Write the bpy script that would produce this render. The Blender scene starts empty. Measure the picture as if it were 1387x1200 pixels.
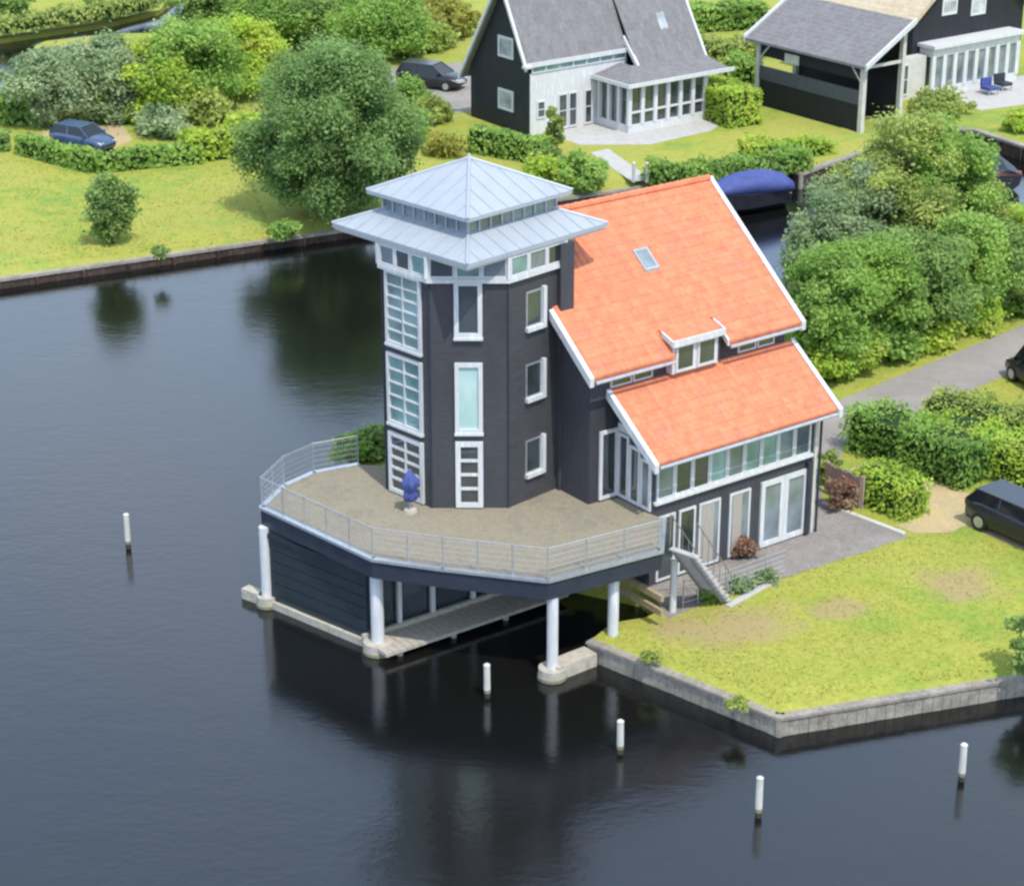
import bpy, math, random
import numpy as np
from mathutils import Vector, Matrix
random.seed(7); rng = np.random.default_rng(7)
C = bpy.context.scene.collection
S = bpy.context.scene
rad = math.radians

# ---------------------------------------------------------------- camera, sky, sun
F_PX, CX, CY, CAM_H = 2900.0, 693.5, 600.0, 31.0
PITCH = math.atan(1200.0/2900.0)
cd = bpy.data.cameras.new('camera'); cam = bpy.data.objects.new('camera', cd); C.objects.link(cam)
cam.location = (0, 0, CAM_H); cam.rotation_euler = (math.pi/2-PITCH, 0, 0)
cd.sensor_width = 36; cd.lens = 36*F_PX/1387.0; cd.clip_end = 6000; cd.clip_start = 0.5
S.camera = cam
SUN_EL, SUN_AZ = rad(60), rad(152)       # azimuth clockwise from +Y
w = bpy.data.worlds.new('World'); S.world = w; w.use_nodes = True
wn = w.node_tree.nodes; wl = w.node_tree.links
sky = wn.new('ShaderNodeTexSky'); sky.sky_type = 'NISHITA'; sky.sun_disc = False
sky.sun_elevation = SUN_EL; sky.sun_rotation = SUN_AZ; sky.air_density = 1.0; sky.dust_density = 2.0; sky.altitude = 0
# thin procedural cloud veil mixed into the sky
tc = wn.new('ShaderNodeTexCoord'); mp = wn.new('ShaderNodeMapping'); mp.inputs['Scale'].default_value = (1, 1, 2.2)
nz = wn.new('ShaderNodeTexNoise'); nz.inputs['Scale'].default_value = 3.0; nz.inputs['Detail'].default_value = 5
cr = wn.new('ShaderNodeValToRGB'); cr.color_ramp.elements[0].position = .42; cr.color_ramp.elements[1].position = .66
cr.color_ramp.elements[0].color = (0, 0, 0, 1); cr.color_ramp.elements[1].color = (.75, .75, .75, 1)
mx = wn.new('ShaderNodeMix'); mx.data_type = 'RGBA'
mx.inputs['B'].default_value = (11.5, 12.5, 14, 1)
wl.new(tc.outputs['Generated'], mp.inputs['Vector']); wl.new(mp.outputs['Vector'], nz.inputs['Vector'])
wl.new(nz.outputs['Fac'], cr.inputs['Fac']); wl.new(cr.outputs['Color'], mx.inputs['Factor'])
# summer haze: a paler band low in the sky, on all sides
sep = wn.new('ShaderNodeSeparateXYZ'); wl.new(tc.outputs['Generated'], sep.inputs[0])
hz = wn.new('ShaderNodeMapRange'); hz.inputs['From Min'].default_value = .30; hz.inputs['From Max'].default_value = 1.15
hz.inputs['To Min'].default_value = .95; hz.inputs['To Max'].default_value = .0; wl.new(sep.outputs['Z'], hz.inputs['Value'])
mh = wn.new('ShaderNodeMix'); mh.data_type = 'RGBA'; mh.inputs['B'].default_value = (8.3, 11.6, 16.6, 1)
wl.new(hz.outputs['Result'], mh.inputs['Factor']); wl.new(sky.outputs['Color'], mh.inputs['A'])
wl.new(mh.outputs['Result'], mx.inputs['A']); wl.new(mx.outputs['Result'], wn['Background'].inputs['Color'])
wn['Background'].inputs['Strength'].default_value = 0.12
sd = bpy.data.lights.new('sun', 'SUN'); sun = bpy.data.objects.new('sun', sd); C.objects.link(sun)
sd.energy = 3.6; sd.angle = rad(0.8); sd.color = (1, .95, .87)
sdir = Vector((math.cos(SUN_EL)*math.sin(SUN_AZ), math.cos(SUN_EL)*math.cos(SUN_AZ), math.sin(SUN_EL)))
sun.rotation_euler = sdir.to_track_quat('Z', 'Y').to_euler(); sun.location = (40, -40, 60)
S.view_settings.view_transform = 'Standard'; S.view_settings.look = 'None'
S.view_settings.exposure = 0.1; S.view_settings.gamma = 1
S.render.engine = 'CYCLES'; S.cycles.filter_width = 2.5
S.cycles.max_bounces = 6; S.cycles.transparent_max_bounces = 8

# ---------------------------------------------------------------- measuring helpers
def ray(px, py):
    x = px-CX; y = CY-py
    return (x, F_PX*math.cos(PITCH)+y*math.sin(PITCH), -F_PX*math.sin(PITCH)+y*math.cos(PITCH))
def at(px, py, z=.8):
    d = ray(px, py); t = (z-CAM_H)/d[2]; return Vector((d[0]*t, d[1]*t, z))
def hgt(px, pyb, pyt, z=.8):
    b = at(px, pyb, z); d = ray(px, pyt); t = b.y/d[1]; return CAM_H+d[2]*t-z

# ---------------------------------------------------------------- materials
MATS = {}
def nodes(name):
    m = bpy.data.materials.new(name); m.use_nodes = True; nt = m.node_tree
    return m, nt, nt.nodes['Principled BSDF']
def setsock(b, **k):
    for n, v in k.items():
        n = n.replace('_', ' ')
        if n in b.inputs: b.inputs[n].default_value = v
def noise(nt, scale, detail=4, rough=.6, vec=None, dist=0):
    n = nt.nodes.new('ShaderNodeTexNoise'); n.inputs['Scale'].default_value = scale
    n.inputs['Detail'].default_value = detail; n.inputs['Roughness'].default_value = rough; n.inputs['Distortion'].default_value = dist
    if vec: nt.links.new(vec, n.inputs['Vector'])
    return n
def ramp(nt, fac, stops):
    r = nt.nodes.new('ShaderNodeValToRGB'); e = r.color_ramp.elements
    while len(e) < len(stops): e.new(.5)
    for i, (p, c) in enumerate(stops): e[i].position = p; e[i].color = (*c, 1)
    nt.links.new(fac, r.inputs['Fac']); return r
def objco(nt, scale=(1, 1, 1), rot=(0, 0, 0)):
    g = nt.nodes.new('ShaderNodeNewGeometry'); m = nt.nodes.new('ShaderNodeMapping')
    m.inputs['Scale'].default_value = scale; m.inputs['Rotation'].default_value = rot
    nt.links.new(g.outputs['Position'], m.inputs['Vector']); return m.outputs['Vector']
def bump(nt, b, h, strength=.3, dist=.02):
    n = nt.nodes.new('ShaderNodeBump'); n.inputs['Strength'].default_value = strength; n.inputs['Distance'].default_value = dist
    nt.links.new(h, n.inputs['Height']); nt.links.new(n.outputs['Normal'], b.inputs['Normal']); return n
def mat(name, c1, c2=None, scale=3, rough=.6, spec=.4, metal=0, bmp=0, stretch=(1, 1, 1), rot=(0, 0, 0), c3=None):
    m, nt, b = nodes(name)
    if c2 is None: c2 = tuple(x*.82 for x in c1)
    v = objco(nt, stretch, rot); n = noise(nt, scale, 5, .65, v)
    st = [(.32, c1), (.68, c2)] if c3 is None else [(.3, c1), (.5, c2), (.7, c3)]
    r = ramp(nt, n.outputs['Fac'], st)
    nt.links.new(r.outputs['Color'], b.inputs['Base Color'])
    setsock(b, Roughness=rough, Metallic=metal, Specular_IOR_Level=spec)
    if bmp: bump(nt, b, n.outputs['Fac'], bmp, .03)
    MATS[name] = m; return m
WHITE = mat('white_paint', (.72, .72, .73), (.54, .55, .55), 2.5, .45, stretch=(2.5, 2.5, .35), c3=(.62, .63, .63))
CREAM = mat('cream_paint', (.60, .58, .52), (.48, .47, .42), 2.5, .5)
METAL = mat('galvanised_metal', (.55, .58, .60), (.42, .45, .47), 6, .35, .5, .6)
ZINC_C = ((.385, .42, .455), (.335, .37, .41))
CONC = mat('concrete', (.50, .46, .38), (.33, .30, .25), 5, .9, .2, bmp=.4)
ALGAE = mat('waterline_algae', (.16, .17, .09), (.24, .23, .15), 14, .8)
RUBBER = mat('rubber', (.02, .02, .02), None, 5, .7)
DARKVOID = mat('dark_interior', (.012, .013, .015), None, 2, .8)
BARK = mat('bark', (.10, .075, .05), (.05, .04, .03), 9, .9, .1, bmp=.6)
FASCIA = mat('navy_fascia', (.035, .042, .06), (.022, .028, .042), 3, .45)
GARAGE = mat('dark_green_panel', (.026, .038, .045), (.02, .029, .035), 1.5, .4)
PLANKD = mat('weathered_timber', (.30, .27, .23), (.18, .165, .14), 6, .85, .2, bmp=.4, stretch=(1, 1, 4))
RAMPW = mat('pale_walkway_planks', (.46, .42, .35), (.32, .29, .25), 6, .85, .2, bmp=.3)
TIMB = mat('tan_timber', (.42, .34, .20), (.28, .22, .13), 6, .8, .2)
BLUEC = mat('blue_canvas', (.075, .10, .30), (.05, .07, .20), 3, .7, .2)
REDB = mat('red_timber', (.35, .12, .09), (.22, .09, .07), 5, .8)
STONEP = mat('stone_slabs', (.47, .455, .44), (.38, .37, .355), 3, .85, .2, bmp=.2)
CURT = mat('beige_curtain', (.42, .38, .33), (.30, .27, .24), 9, .9, .1, stretch=(4, 4, .3))
MINT = mat('mint_blind', (.34, .52, .46), (.46, .60, .57), 1.2, .6, .4)
SCREENB = mat('greyed_rose_wood', (.42, .31, .26), (.28, .21, .17), 7, .85, stretch=(3, 3, .5))

def boards(name, c1, c2, dark, rotz, pitch, vertical=True, bright=1):
    m, nt, b = nodes(name)
    g = nt.nodes.new('ShaderNodeNewGeometry'); mp = nt.nodes.new('ShaderNodeMapping'); mp.inputs['Rotation'].default_value = (0, 0, rotz)
    nt.links.new(g.outputs['Position'], mp.inputs['Vector'])
    w_ = nt.nodes.new('ShaderNodeTexWave'); w_.wave_type = 'BANDS'; w_.bands_direction = 'X' if vertical else 'Z'
    w_.wave_profile = 'SAW'; w_.inputs['Scale'].default_value = .314/pitch; w_.inputs['Distortion'].default_value = 0
    nt.links.new(mp.outputs['Vector'], w_.inputs['Vector'])
    n = noise(nt, 1.1, 5, .7, objco(nt, (1, 1, .35)))
    n2 = noise(nt, 14, 3, .6, objco(nt, (1, 1, .12) if vertical else (.15, .15, 1)))
    r = ramp(nt, n.outputs['Fac'], [(.3, c1), (.7, c2)])
    mx = nt.nodes.new('ShaderNodeMix'); mx.data_type = 'RGBA'; mx.blend_type = 'MULTIPLY'; mx.inputs['Factor'].default_value = 1
    r2 = ramp(nt, n2.outputs['Fac'], [(.3, (.84, .84, .84)), (.7, (1.08, 1.08, 1.08))])
    nt.links.new(r.outputs['Color'], mx.inputs['A']); nt.links.new(r2.outputs['Color'], mx.inputs['B'])
    rg = ramp(nt, w_.outputs['Fac'], [(.0, dark), (.10, (1, 1, 1))])
    mx2 = nt.nodes.new('ShaderNodeMix'); mx2.data_type = 'RGBA'; mx2.blend_type = 'MULTIPLY'; mx2.inputs['Factor'].default_value = 1
    nt.links.new(mx.outputs['Result'], mx2.inputs['A']); nt.links.new(rg.outputs['Color'], mx2.inputs['B'])
    nt.links.new(mx2.outputs['Result'], b.inputs['Base Color'])
    setsock(b, Roughness=.62, Specular_IOR_Level=.35)
    bump(nt, b, w_.outputs['Fac'], .3, .015); return m
TH = rad(36.5)
BLK1, BLK2 = (.064, .065, .074), (.046, .049, .058)
BOARD_H = boards('charcoal_boards', BLK1, BLK2, (.45, .45, .45), -TH, .22)
BOARD_G = boards('charcoal_gable_boards', BLK1, BLK2, (.45, .45, .45), -TH+math.pi/2, .22)
BOARD_T = boards('charcoal_tower_boards', (.066, .066, .071), (.05, .053, .058), (.85, .85, .85), 0, .16, False)
BOARD_B = boards('black_boards', (.022, .024, .032), (.013, .015, .02), (.5, .5, .5), -TH, .2)

def tiles(name, c1, c2, c3, theta, pw=.25, ph=.33, bs=.8):
    """pantiles on a slope whose eave runs along angle theta"""
    m, nt, b = nodes(name)
    g = nt.nodes.new('ShaderNodeNewGeometry'); mp = nt.nodes.new('ShaderNodeMapping'); mp.inputs['Rotation'].default_value = (0, 0, -theta)
    nt.links.new(g.outputs['Position'], mp.inputs['Vector'])
    wu = nt.nodes.new('ShaderNodeTexWave'); wu.bands_direction = 'X'; wu.inputs['Scale'].default_value = .314/pw; wu.inputs['Distortion'].default_value = 0
    wv = nt.nodes.new('ShaderNodeTexWave'); wv.bands_direction = 'Y'; wv.wave_profile = 'SAW'; wv.inputs['Scale'].default_value = .314/ph; wv.inputs['Distortion'].default_value = 0
    nt.links.new(mp.outputs['Vector'], wu.inputs['Vector']); nt.links.new(mp.outputs['Vector'], wv.inputs['Vector'])
    n = noise(nt, 1.6, 6, .8, mp.outputs['Vector']); n2 = noise(nt, 5, 4, .7, mp.outputs['Vector'])
    r = ramp(nt, n.outputs['Fac'], [(.3, c1), (.5, c2), (.72, c3)])
    # one tone per tile
    sc = nt.nodes.new('ShaderNodeVectorMath'); sc.operation = 'MULTIPLY'; sc.inputs[1].default_value = (1/pw, 1/ph, 0)
    fl = nt.nodes.new('ShaderNodeVectorMath'); fl.operation = 'FLOOR'
    wnz = nt.nodes.new('ShaderNodeTexWhiteNoise')
    nt.links.new(mp.outputs['Vector'], sc.inputs[0]); nt.links.new(sc.outputs[0], fl.inputs[0]); nt.links.new(fl.outputs[0], wnz.inputs['Vector'])
    r2 = ramp(nt, wnz.outputs['Value'], [(0, (.90, .87, .87)), (1, (1.05, 1.06, 1.06))])
    mx = nt.nodes.new('ShaderNodeMix'); mx.data_type = 'RGBA'; mx.blend_type = 'MULTIPLY'; mx.inputs['Factor'].default_value = 1
    nt.links.new(r.outputs['Color'], mx.inputs['A']); nt.links.new(r2.outputs['Color'], mx.inputs['B'])
    r3 = ramp(nt, n2.outputs['Fac'], [(.3, (.86, .84, .84)), (.65, (1.06, 1.06, 1.06))])
    mx2 = nt.nodes.new('ShaderNodeMix'); mx2.data_type = 'RGBA'; mx2.blend_type = 'MULTIPLY'; mx2.inputs['Factor'].default_value = 1
    nt.links.new(mx.outputs['Result'], mx2.inputs['A']); nt.links.new(r3.outputs['Color'], mx2.inputs['B'])
    nt.links.new(mx2.outputs['Result'], b.inputs['Base Color'])
    ad = nt.nodes.new('ShaderNodeMath'); ad.operation = 'MULTIPLY_ADD'; ad.inputs[1].default_value = .8
    nt.links.new(wu.outputs['Fac'], ad.inputs[0]); nt.links.new(wv.outputs['Fac'], ad.inputs[2])
    bump(nt, b, ad.outputs[0], bs, .05); setsock(b, Roughness=.75, Specular_IOR_Level=.25)
    return m
TILE_O = tiles('orange_pantiles', (.62, .18, .105), (.66, .235, .115), (.57, .165, .13), TH)
TILE_G = tiles('grey_slates', (.175, .17, .175), (.205, .20, .205), (.15, .15, .155), TH, .3, .3, .4)
THATCH = tiles('tan_thatch', (.62, .52, .36), (.56, .47, .33), (.48, .40, .28), TH, .1, 1.0, .4)

def glass(name, c, rough=.06, metal=.0):
    m, nt, b = nodes(name); n = noise(nt, .8, 3, .5, objco(nt))
    r = ramp(nt, n.outputs['Fac'], [(.35, tuple(x*.6 for x in c)), (.65, tuple(min(1, x*1.4) for x in c))])
    nt.links.new(r.outputs['Color'], b.inputs['Base Color']); setsock(b, Roughness=rough, Specular_IOR_Level=.8, IOR=1.6, Metallic=metal, Coat_Weight=.6, Coat_Roughness=.03)
    return m
GL_DARK = glass('dark_window_glass', (.04, .05, .055))
GL_TEAL = glass('teal_window_glass', (.17, .31, .30))
GL_SAGE = glass('sage_window_glass', (.20, .29, .28))
GL_GREY = glass('grey_window_glass', (.16, .20, .22))
GL_PALE = glass('pale_blind_glass', (.42, .44, .46))

def seam_zinc():
    m, nt, b = nodes('zinc_sheet')
    n = noise(nt, 1.3, 5, .6, objco(nt)); r = ramp(nt, n.outputs['Fac'], [(.3, ZINC_C[0]), (.7, ZINC_C[1])])
    nt.links.new(r.outputs['Color'], b.inputs['Base Color']); setsock(b, Roughness=.55, Metallic=.15, Specular_IOR_Level=.4)
    n2 = noise(nt, 6, 3, .5, objco(nt)); bump(nt, b, n2.outputs['Fac'], .08, .02); return m
ZINC = seam_zinc()

def ground_mat(name, cols, scales=(.12, 1.2, 9), bmpS=.5, patch=None):
    m, nt, b = nodes(name)
    v = objco(nt)
    a = noise(nt, scales[0], 5, .6, v, .5); c = noise(nt, scales[1], 6, .7, v); d = noise(nt, scales[2], 4, .75, v)
    mathn = nt.nodes.new('ShaderNodeMath'); mathn.operation = 'MULTIPLY_ADD'; mathn.inputs[1].default_value = .55
    nt.links.new(a.outputs['Fac'], mathn.inputs[0])
    m2 = nt.nodes.new('ShaderNodeMath'); m2.operation = 'MULTIPLY'; m2.inputs[1].default_value = .45; nt.links.new(c.outputs['Fac'], m2.inputs[0]); nt.links.new(m2.outputs[0], mathn.inputs[2])
    r = ramp(nt, mathn.outputs[0], cols)
    r2 = ramp(nt, d.outputs['Fac'], [(.25, (.62, .66, .62)), (.7, (1.2, 1.17, 1.2))])
    mx = nt.nodes.new('ShaderNodeMix'); mx.data_type = 'RGBA'; mx.blend_type = 'MULTIPLY'; mx.inputs['Factor'].default_value = 1
    nt.links.new(r.outputs['Color'], mx.inputs['A']); nt.links.new(r2.outputs['Color'], mx.inputs['B'])
    nt.links.new(mx.outputs['Result'], b.inputs['Base Color'])
    setsock(b, Roughness=.95, Specular_IOR_Level=.1); bump(nt, b, d.outputs['Fac'], bmpS, .06); return m
GRASS = ground_mat('lawn', [(.38, (.19, .29, .065)), (.46, (.29, .33, .06)), (.53, (.36, .345, .08)), (.60, (.26, .33, .07))])
def worn(m, spots):
    nt = m.node_tree; b = nt.nodes['Principled BSDF']; src = b.inputs['Base Color'].links[0].from_socket
    g = nt.nodes.new('ShaderNodeNewGeometry'); nz_ = noise(nt, .9, 5, .7, g.outputs['Position']); acc = None
    for (x, y, rx, ry) in spots:
        mp = nt.nodes.new('ShaderNodeMapping'); mp.vector_type = 'TEXTURE'; mp.inputs['Location'].default_value = (x, y, .8); mp.inputs['Scale'].default_value = (rx, ry, 1); mp.inputs['Rotation'].default_value = (0, 0, .5)
        nt.links.new(g.outputs['Position'], mp.inputs['Vector']); ln = nt.nodes.new('ShaderNodeVectorMath'); ln.operation = 'LENGTH'; nt.links.new(mp.outputs['Vector'], ln.inputs[0])
        a_ = nt.nodes.new('ShaderNodeMath'); a_.operation = 'MULTIPLY_ADD'; a_.inputs[1].default_value = 2.2; nt.links.new(nz_.outputs['Fac'], a_.inputs[0]); nt.links.new(ln.outputs['Value'], a_.inputs[2])
        mr = nt.nodes.new('ShaderNodeMapRange'); mr.inputs['From Min'].default_value = 1.5; mr.inputs['From Max'].default_value = 2.2; mr.inputs['To Min'].default_value = .85; mr.inputs['To Max'].default_value = 0; nt.links.new(a_.outputs[0], mr.inputs['Value'])
        if acc is None: acc = mr.outputs['Result']
        else:
            mm = nt.nodes.new('ShaderNodeMath'); mm.operation = 'MAXIMUM'; nt.links.new(acc, mm.inputs[0]); nt.links.new(mr.outputs['Result'], mm.inputs[1]); acc = mm.outputs[0]
    mx = nt.nodes.new('ShaderNodeMix'); mx.data_type = 'RGBA'; mx.inputs['B'].default_value = (.34, .255, .135, 1)
    nt.links.new(acc, mx.inputs['Factor']); nt.links.new(src, mx.inputs['A']); nt.links.new(mx.outputs['Result'], b.inputs['Base Color'])
GRASS2 = ground_mat('patchy_lawn', [(.38, (.22, .30, .05)), (.46, (.30, .325, .06)), (.53, (.34, .335, .07)), (.62, (.29, .33, .06))], (.11, .55, 7))
PAVE = ground_mat('terrace_paving', [(.4, (.30, .27, .25)), (.6, (.22, .20, .185))], (.5, 3, 14), .3)
ROADM = ground_mat('asphalt_road', [(.4, (.33, .30, .275)), (.6, (.27, .25, .23))], (.3, 2, 20), .3)
SAND = ground_mat('sandy_path', [(.4, (.50, .39, .21)), (.6, (.42, .33, .20))], (.5, 2, 14), .3)
DECKM = ground_mat('deck_surface', [(.38, (.25, .22, .165)), (.5, (.285, .25, .185)), (.62, (.23, .21, .165))], (.5, 3, 16), .35)
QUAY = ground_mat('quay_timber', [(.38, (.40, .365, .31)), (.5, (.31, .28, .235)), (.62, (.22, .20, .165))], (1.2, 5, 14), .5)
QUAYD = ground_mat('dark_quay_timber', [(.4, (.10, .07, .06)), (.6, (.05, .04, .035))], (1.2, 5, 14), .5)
SOIL = ground_mat('soil', [(.4, (.10, .08, .05)), (.6, (.07, .06, .04))])

_p = [at(1000, 848), at(925, 850), at(1300, 790), at(1130, 825)]
worn(GRASS2, [(_p[0].x, _p[0].y, 2.3, 1.5), (_p[1].x, _p[1].y, 1.3, .9), (_p[2].x, _p[2].y, 1.5, 1.4), (_p[3].x, _p[3].y, 1.1, .8)])
def water_mat():
    m, nt, b = nodes('canal_water')
    v = objco(nt, (1, 1.6, 1)); n1 = noise(nt, .55, 3, .6, v, .3); n2 = noise(nt, 2.6, 4, .65, v)
    big = noise(nt, .045, 3, .5, objco(nt), .6)
    r = ramp(nt, big.outputs['Fac'], [(.35, (.0045, .005, .0055)), (.65, (.007, .0068, .006))])
    nt.links.new(r.outputs['Color'], b.inputs['Base Color'])
    setsock(b, Roughness=.13, IOR=1.62, Specular_IOR_Level=.5)
    mm = nt.nodes.new('ShaderNodeMath'); mm.operation = 'MULTIPLY_ADD'; mm.inputs[1].default_value = 1.5
    nt.links.new(n1.outputs['Fac'], mm.inputs[0]); nt.links.new(n2.outputs['Fac'], mm.inputs[2])
    bm = bump(nt, b, mm.outputs[0], .10, .06)
    sr = ramp(nt, big.outputs['Fac'], [(.3, (.04, .04, .04)), (.7, (.16, .16, .16))]); nt.links.new(sr.outputs['Color'], bm.inputs['Strength'])
    return m
WATER = water_mat()

def leaf(name, cols, trans=.5):
    m, nt, b = nodes(name)
    a = nt.nodes.new('ShaderNodeAttribute'); a.attribute_name = 'tint'
    r = ramp(nt, a.outputs['Fac'], [(0, cols[0]), (.5, cols[1]), (1, cols[2])])
    n = noise(nt, .6, 3, .6, objco(nt)); r2 = ramp(nt, n.outputs['Fac'], [(.3, (.75, .8, .8)), (.7, (1.2, 1.15, 1.1))])
    mx = nt.nodes.new('ShaderNodeMix'); mx.data_type = 'RGBA'; mx.blend_type = 'MULTIPLY'; mx.inputs['Factor'].default_value = 1
    nt.links.new(r.outputs['Color'], mx.inputs['A']); nt.links.new(r2.outputs['Color'], mx.inputs['B'])
    nt.links.new(mx.outputs['Result'], b.inputs['Base Color']); setsock(b, Roughness=.6, Specular_IOR_Level=.3)
    t = nt.nodes.new('ShaderNodeBsdfTranslucent'); nt.links.new(mx.outputs['Result'], t.inputs['Color'])
    ms = nt.nodes.new('ShaderNodeMixShader'); ms.inputs[0].default_value = trans
    nt.links.new(b.outputs[0], ms.inputs[1]); nt.links.new(t.outputs[0], ms.inputs[2])
    nt.links.new(ms.outputs[0], nt.nodes['Material Output'].inputs['Surface']); return m
L_MID = leaf('mid_green_leaves', [(0.150, 0.275, 0.055), (0.301, 0.478, 0.103), (0.466, 0.620, 0.166)])
L_DEEP = leaf('deep_green_leaves', [(0.136, 0.225, 0.068), (0.255, 0.384, 0.110), (0.422, 0.564, 0.179)])
L_BIG = leaf('shade_tree_leaves', [(.14, .235, .075), (.235, .37, .115), (.35, .51, .18)], .5)
L_LIME = leaf('lime_leaves', [(0.271, 0.420, 0.062), (0.451, 0.620, 0.083), (0.620, 0.620, 0.138)])
L_GREY = leaf('grey_green_leaves', [(0.196, 0.290, 0.138), (0.347, 0.449, 0.235), (0.527, 0.620, 0.359)])
L_OLIVE = leaf('olive_leaves', [(0.226, 0.290, 0.076), (0.391, 0.478, 0.124), (0.572, 0.620, 0.193)])
L_GOLD = leaf('golden_leaves', [(.24, .26, .05), (.38, .38, .08), (.5, .48, .13)])
L_RED = leaf('russet_leaves', [(.24, .12, .08), (.36, .21, .15), (.46, .34, .22)])
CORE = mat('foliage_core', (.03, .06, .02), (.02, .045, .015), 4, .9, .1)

# ---------------------------------------------------------------- mesh helpers
class Frame:
    def __init__(s, o=(0, 0, 0), a=0): s.o = Vector(o if len(o) == 3 else (o[0], o[1], 0)); s.a = a; s.c = math.cos(a); s.s = math.sin(a)
    def pt(s, u, v, z): return Vector((s.o.x+u*s.c-v*s.s, s.o.y+u*s.s+v*s.c, s.o.z+z))
    def loc(s, q): dx, dy = q[0]-s.o.x, q[1]-s.o.y; return (dx*s.c+dy*s.s, -dx*s.s+dy*s.c, q[2]-s.o.z)
WF = Frame()
class MB:
    def __init__(s, fr=WF): s.v = []; s.f = []; s.fr = fr
    def add(s, pts, faces):
        n = len(s.v); s.v += [s.fr.pt(*p) for p in pts]; s.f += [tuple(n+i for i in f) for f in faces]; return s
    def box(s, x0, x1, y0, y1, z0, z1):
        p = [(x, y, z) for z in (z0, z1) for y in (y0, y1) for x in (x0, x1)]
        return s.add(p, [(0, 2, 3, 1), (4, 5, 7, 6), (0, 1, 5, 4), (2, 6, 7, 3), (0, 4, 6, 2), (1, 3, 7, 5)])
    def prism(s, poly, z0, z1):
        n = len(poly)
        a = sum(poly[i][0]*poly[(i+1) % n][1]-poly[(i+1) % n][0]*poly[i][1] for i in range(n))
        if a < 0: poly = poly[::-1]
        p = [(x, y, z0) for x, y in poly]+[(x, y, z1) for x, y in poly]
        return s.add(p, [tuple(range(n))[::-1], tuple(range(n, 2*n))]+[(i, (i+1) % n, n+(i+1) % n, n+i) for i in range(n)])
    def side(s, poly, y0, y1, axis='y'):
        """polygon in (x,z) extruded along y (or (y,z) along x)"""
        n = len(poly)
        g = (lambda a, t, b: (a, t, b)) if axis == 'y' else (lambda a, t, b: (t, a, b))
        p = [g(a, y0, b) for a, b in poly]+[g(a, y1, b) for a, b in poly]
        return s.add(p, [tuple(range(n)), tuple(range(n, 2*n))[::-1]]+[(i, n+i, n+(i+1) % n, (i+1) % n) for i in range(n)])
    def slab(s, q, t):
        """quad given by four (u,v,z) corners, thickness t downwards (vertical)"""
        n = len(q)
        p = [tuple(x) for x in q]+[(x[0], x[1], x[2]-t) for x in q]
        return s.add(p, [tuple(range(n)), tuple(range(n, 2*n))[::-1]]+[(i, n+i, n+(i+1) % n, (i+1) % n) for i in range(n)])
    def beam(s, a, b, w_, h_):
        """beam between two points, width w_ horizontally and h_ vertically"""
        a = Vector(a); b = Vector(b); d = (b-a); hd = Vector((-d.y, d.x, 0))
        hd = hd.normalized()*w_/2 if hd.length > 1e-6 else Vector((w_/2, 0, 0))
        up = Vector((0, 0, h_/2)) if abs(d.normalized().z) < .95 else Vector((0, h_/2, 0))
        if abs(d.normalized().z) >= .95: hd = Vector((w_/2, 0, 0))
        p = [a-hd-up, a+hd-up, a+hd+up, a-hd+up, b-hd-up, b+hd-up, b+hd+up, b-hd+up]
        return s.add([tuple(x) for x in p], [(0, 1, 2, 3), (7, 6, 5, 4), (0, 4, 5, 1), (1, 5, 6, 2), (2, 6, 7, 3), (3, 7, 4, 0)])
    def tube(s, a, b, r0, r1=None, n=8, cap=True):
        r1 = r0 if r1 is None else r1
        a = Vector(a); b = Vector(b); d = (b-a).normalized(); x = d.orthogonal().normalized(); y = d.cross(x)
        p = []
        for c, r in ((a, r0), (b, r1)):
            for i in range(n): t = 2*math.pi*i/n; p.append(tuple(c+x*math.cos(t)*r+y*math.sin(t)*r))
        f = [(i, (i+1) % n, n+(i+1) % n, n+i) for i in range(n)]
        if cap: f += [tuple(range(n))[::-1], tuple(range(n, 2*n))]
        return s.add(p, f)
    def loft(s, rings, cap=True):
        n = len(rings[0]); p = [q for r in rings for q in r]; f = []
        for k in range(len(rings)-1):
            for i in range(n): f.append((k*n+i, k*n+(i+1) % n, (k+1)*n+(i+1) % n, (k+1)*n+i))
        if cap: f += [tuple(range(n))[::-1], tuple((len(rings)-1)*n+i for i in range(n))]
        return s.add(p, f)
    def build(s, name, m, parent=None, smooth=False, bevel=0):
        me = bpy.data.meshes.new(name)
        inv = root_inv(parent)
        me.from_pydata([tuple(inv @ v) for v in s.v], [], s.f); me.update()
        import bmesh
        bm = bmesh.new(); bm.from_mesh(me); bmesh.ops.recalc_face_normals(bm, faces=bm.faces); bm.to_mesh(me); bm.free()
        if smooth:
            for p in me.polygons: p.use_smooth = True
        me.materials.append(m)
        o = bpy.data.objects.new(name, me); C.objects.link(o)
        if parent is not None: o.parent = parent
        if bevel:
            b = o.modifiers.new('bevel', 'BEVEL'); b.width = bevel; b.segments = 2; b.limit_method = 'ANGLE'
        return o
ROOTS = {}
def root_inv(o):
    while o is not None and o.parent is not None: o = o.parent
    if o is None or o.name not in ROOTS: return Matrix.Identity(4)
    return ROOTS[o.name]
def thing(name, label, cat, loc, rz=0, group=None):
    o = bpy.data.objects.new(name, None); C.objects.link(o); o.empty_display_size = .3
    o.location = loc; o.rotation_euler = (0, 0, rz); o['label'] = label; o['category'] = cat
    if group: o['group'] = group
    ROOTS[o.name] = (Matrix.Translation(Vector(loc)) @ Matrix.Rotation(rz, 4, 'Z')).inverted(); return o
def tag(o, label, cat, group=None, kind=None):
    o['label'] = label; o['category'] = cat
    if group: o['group'] = group
    if kind: o['kind'] = kind
    return o
def struct(o): o['kind'] = 'structure'; return o
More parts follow.
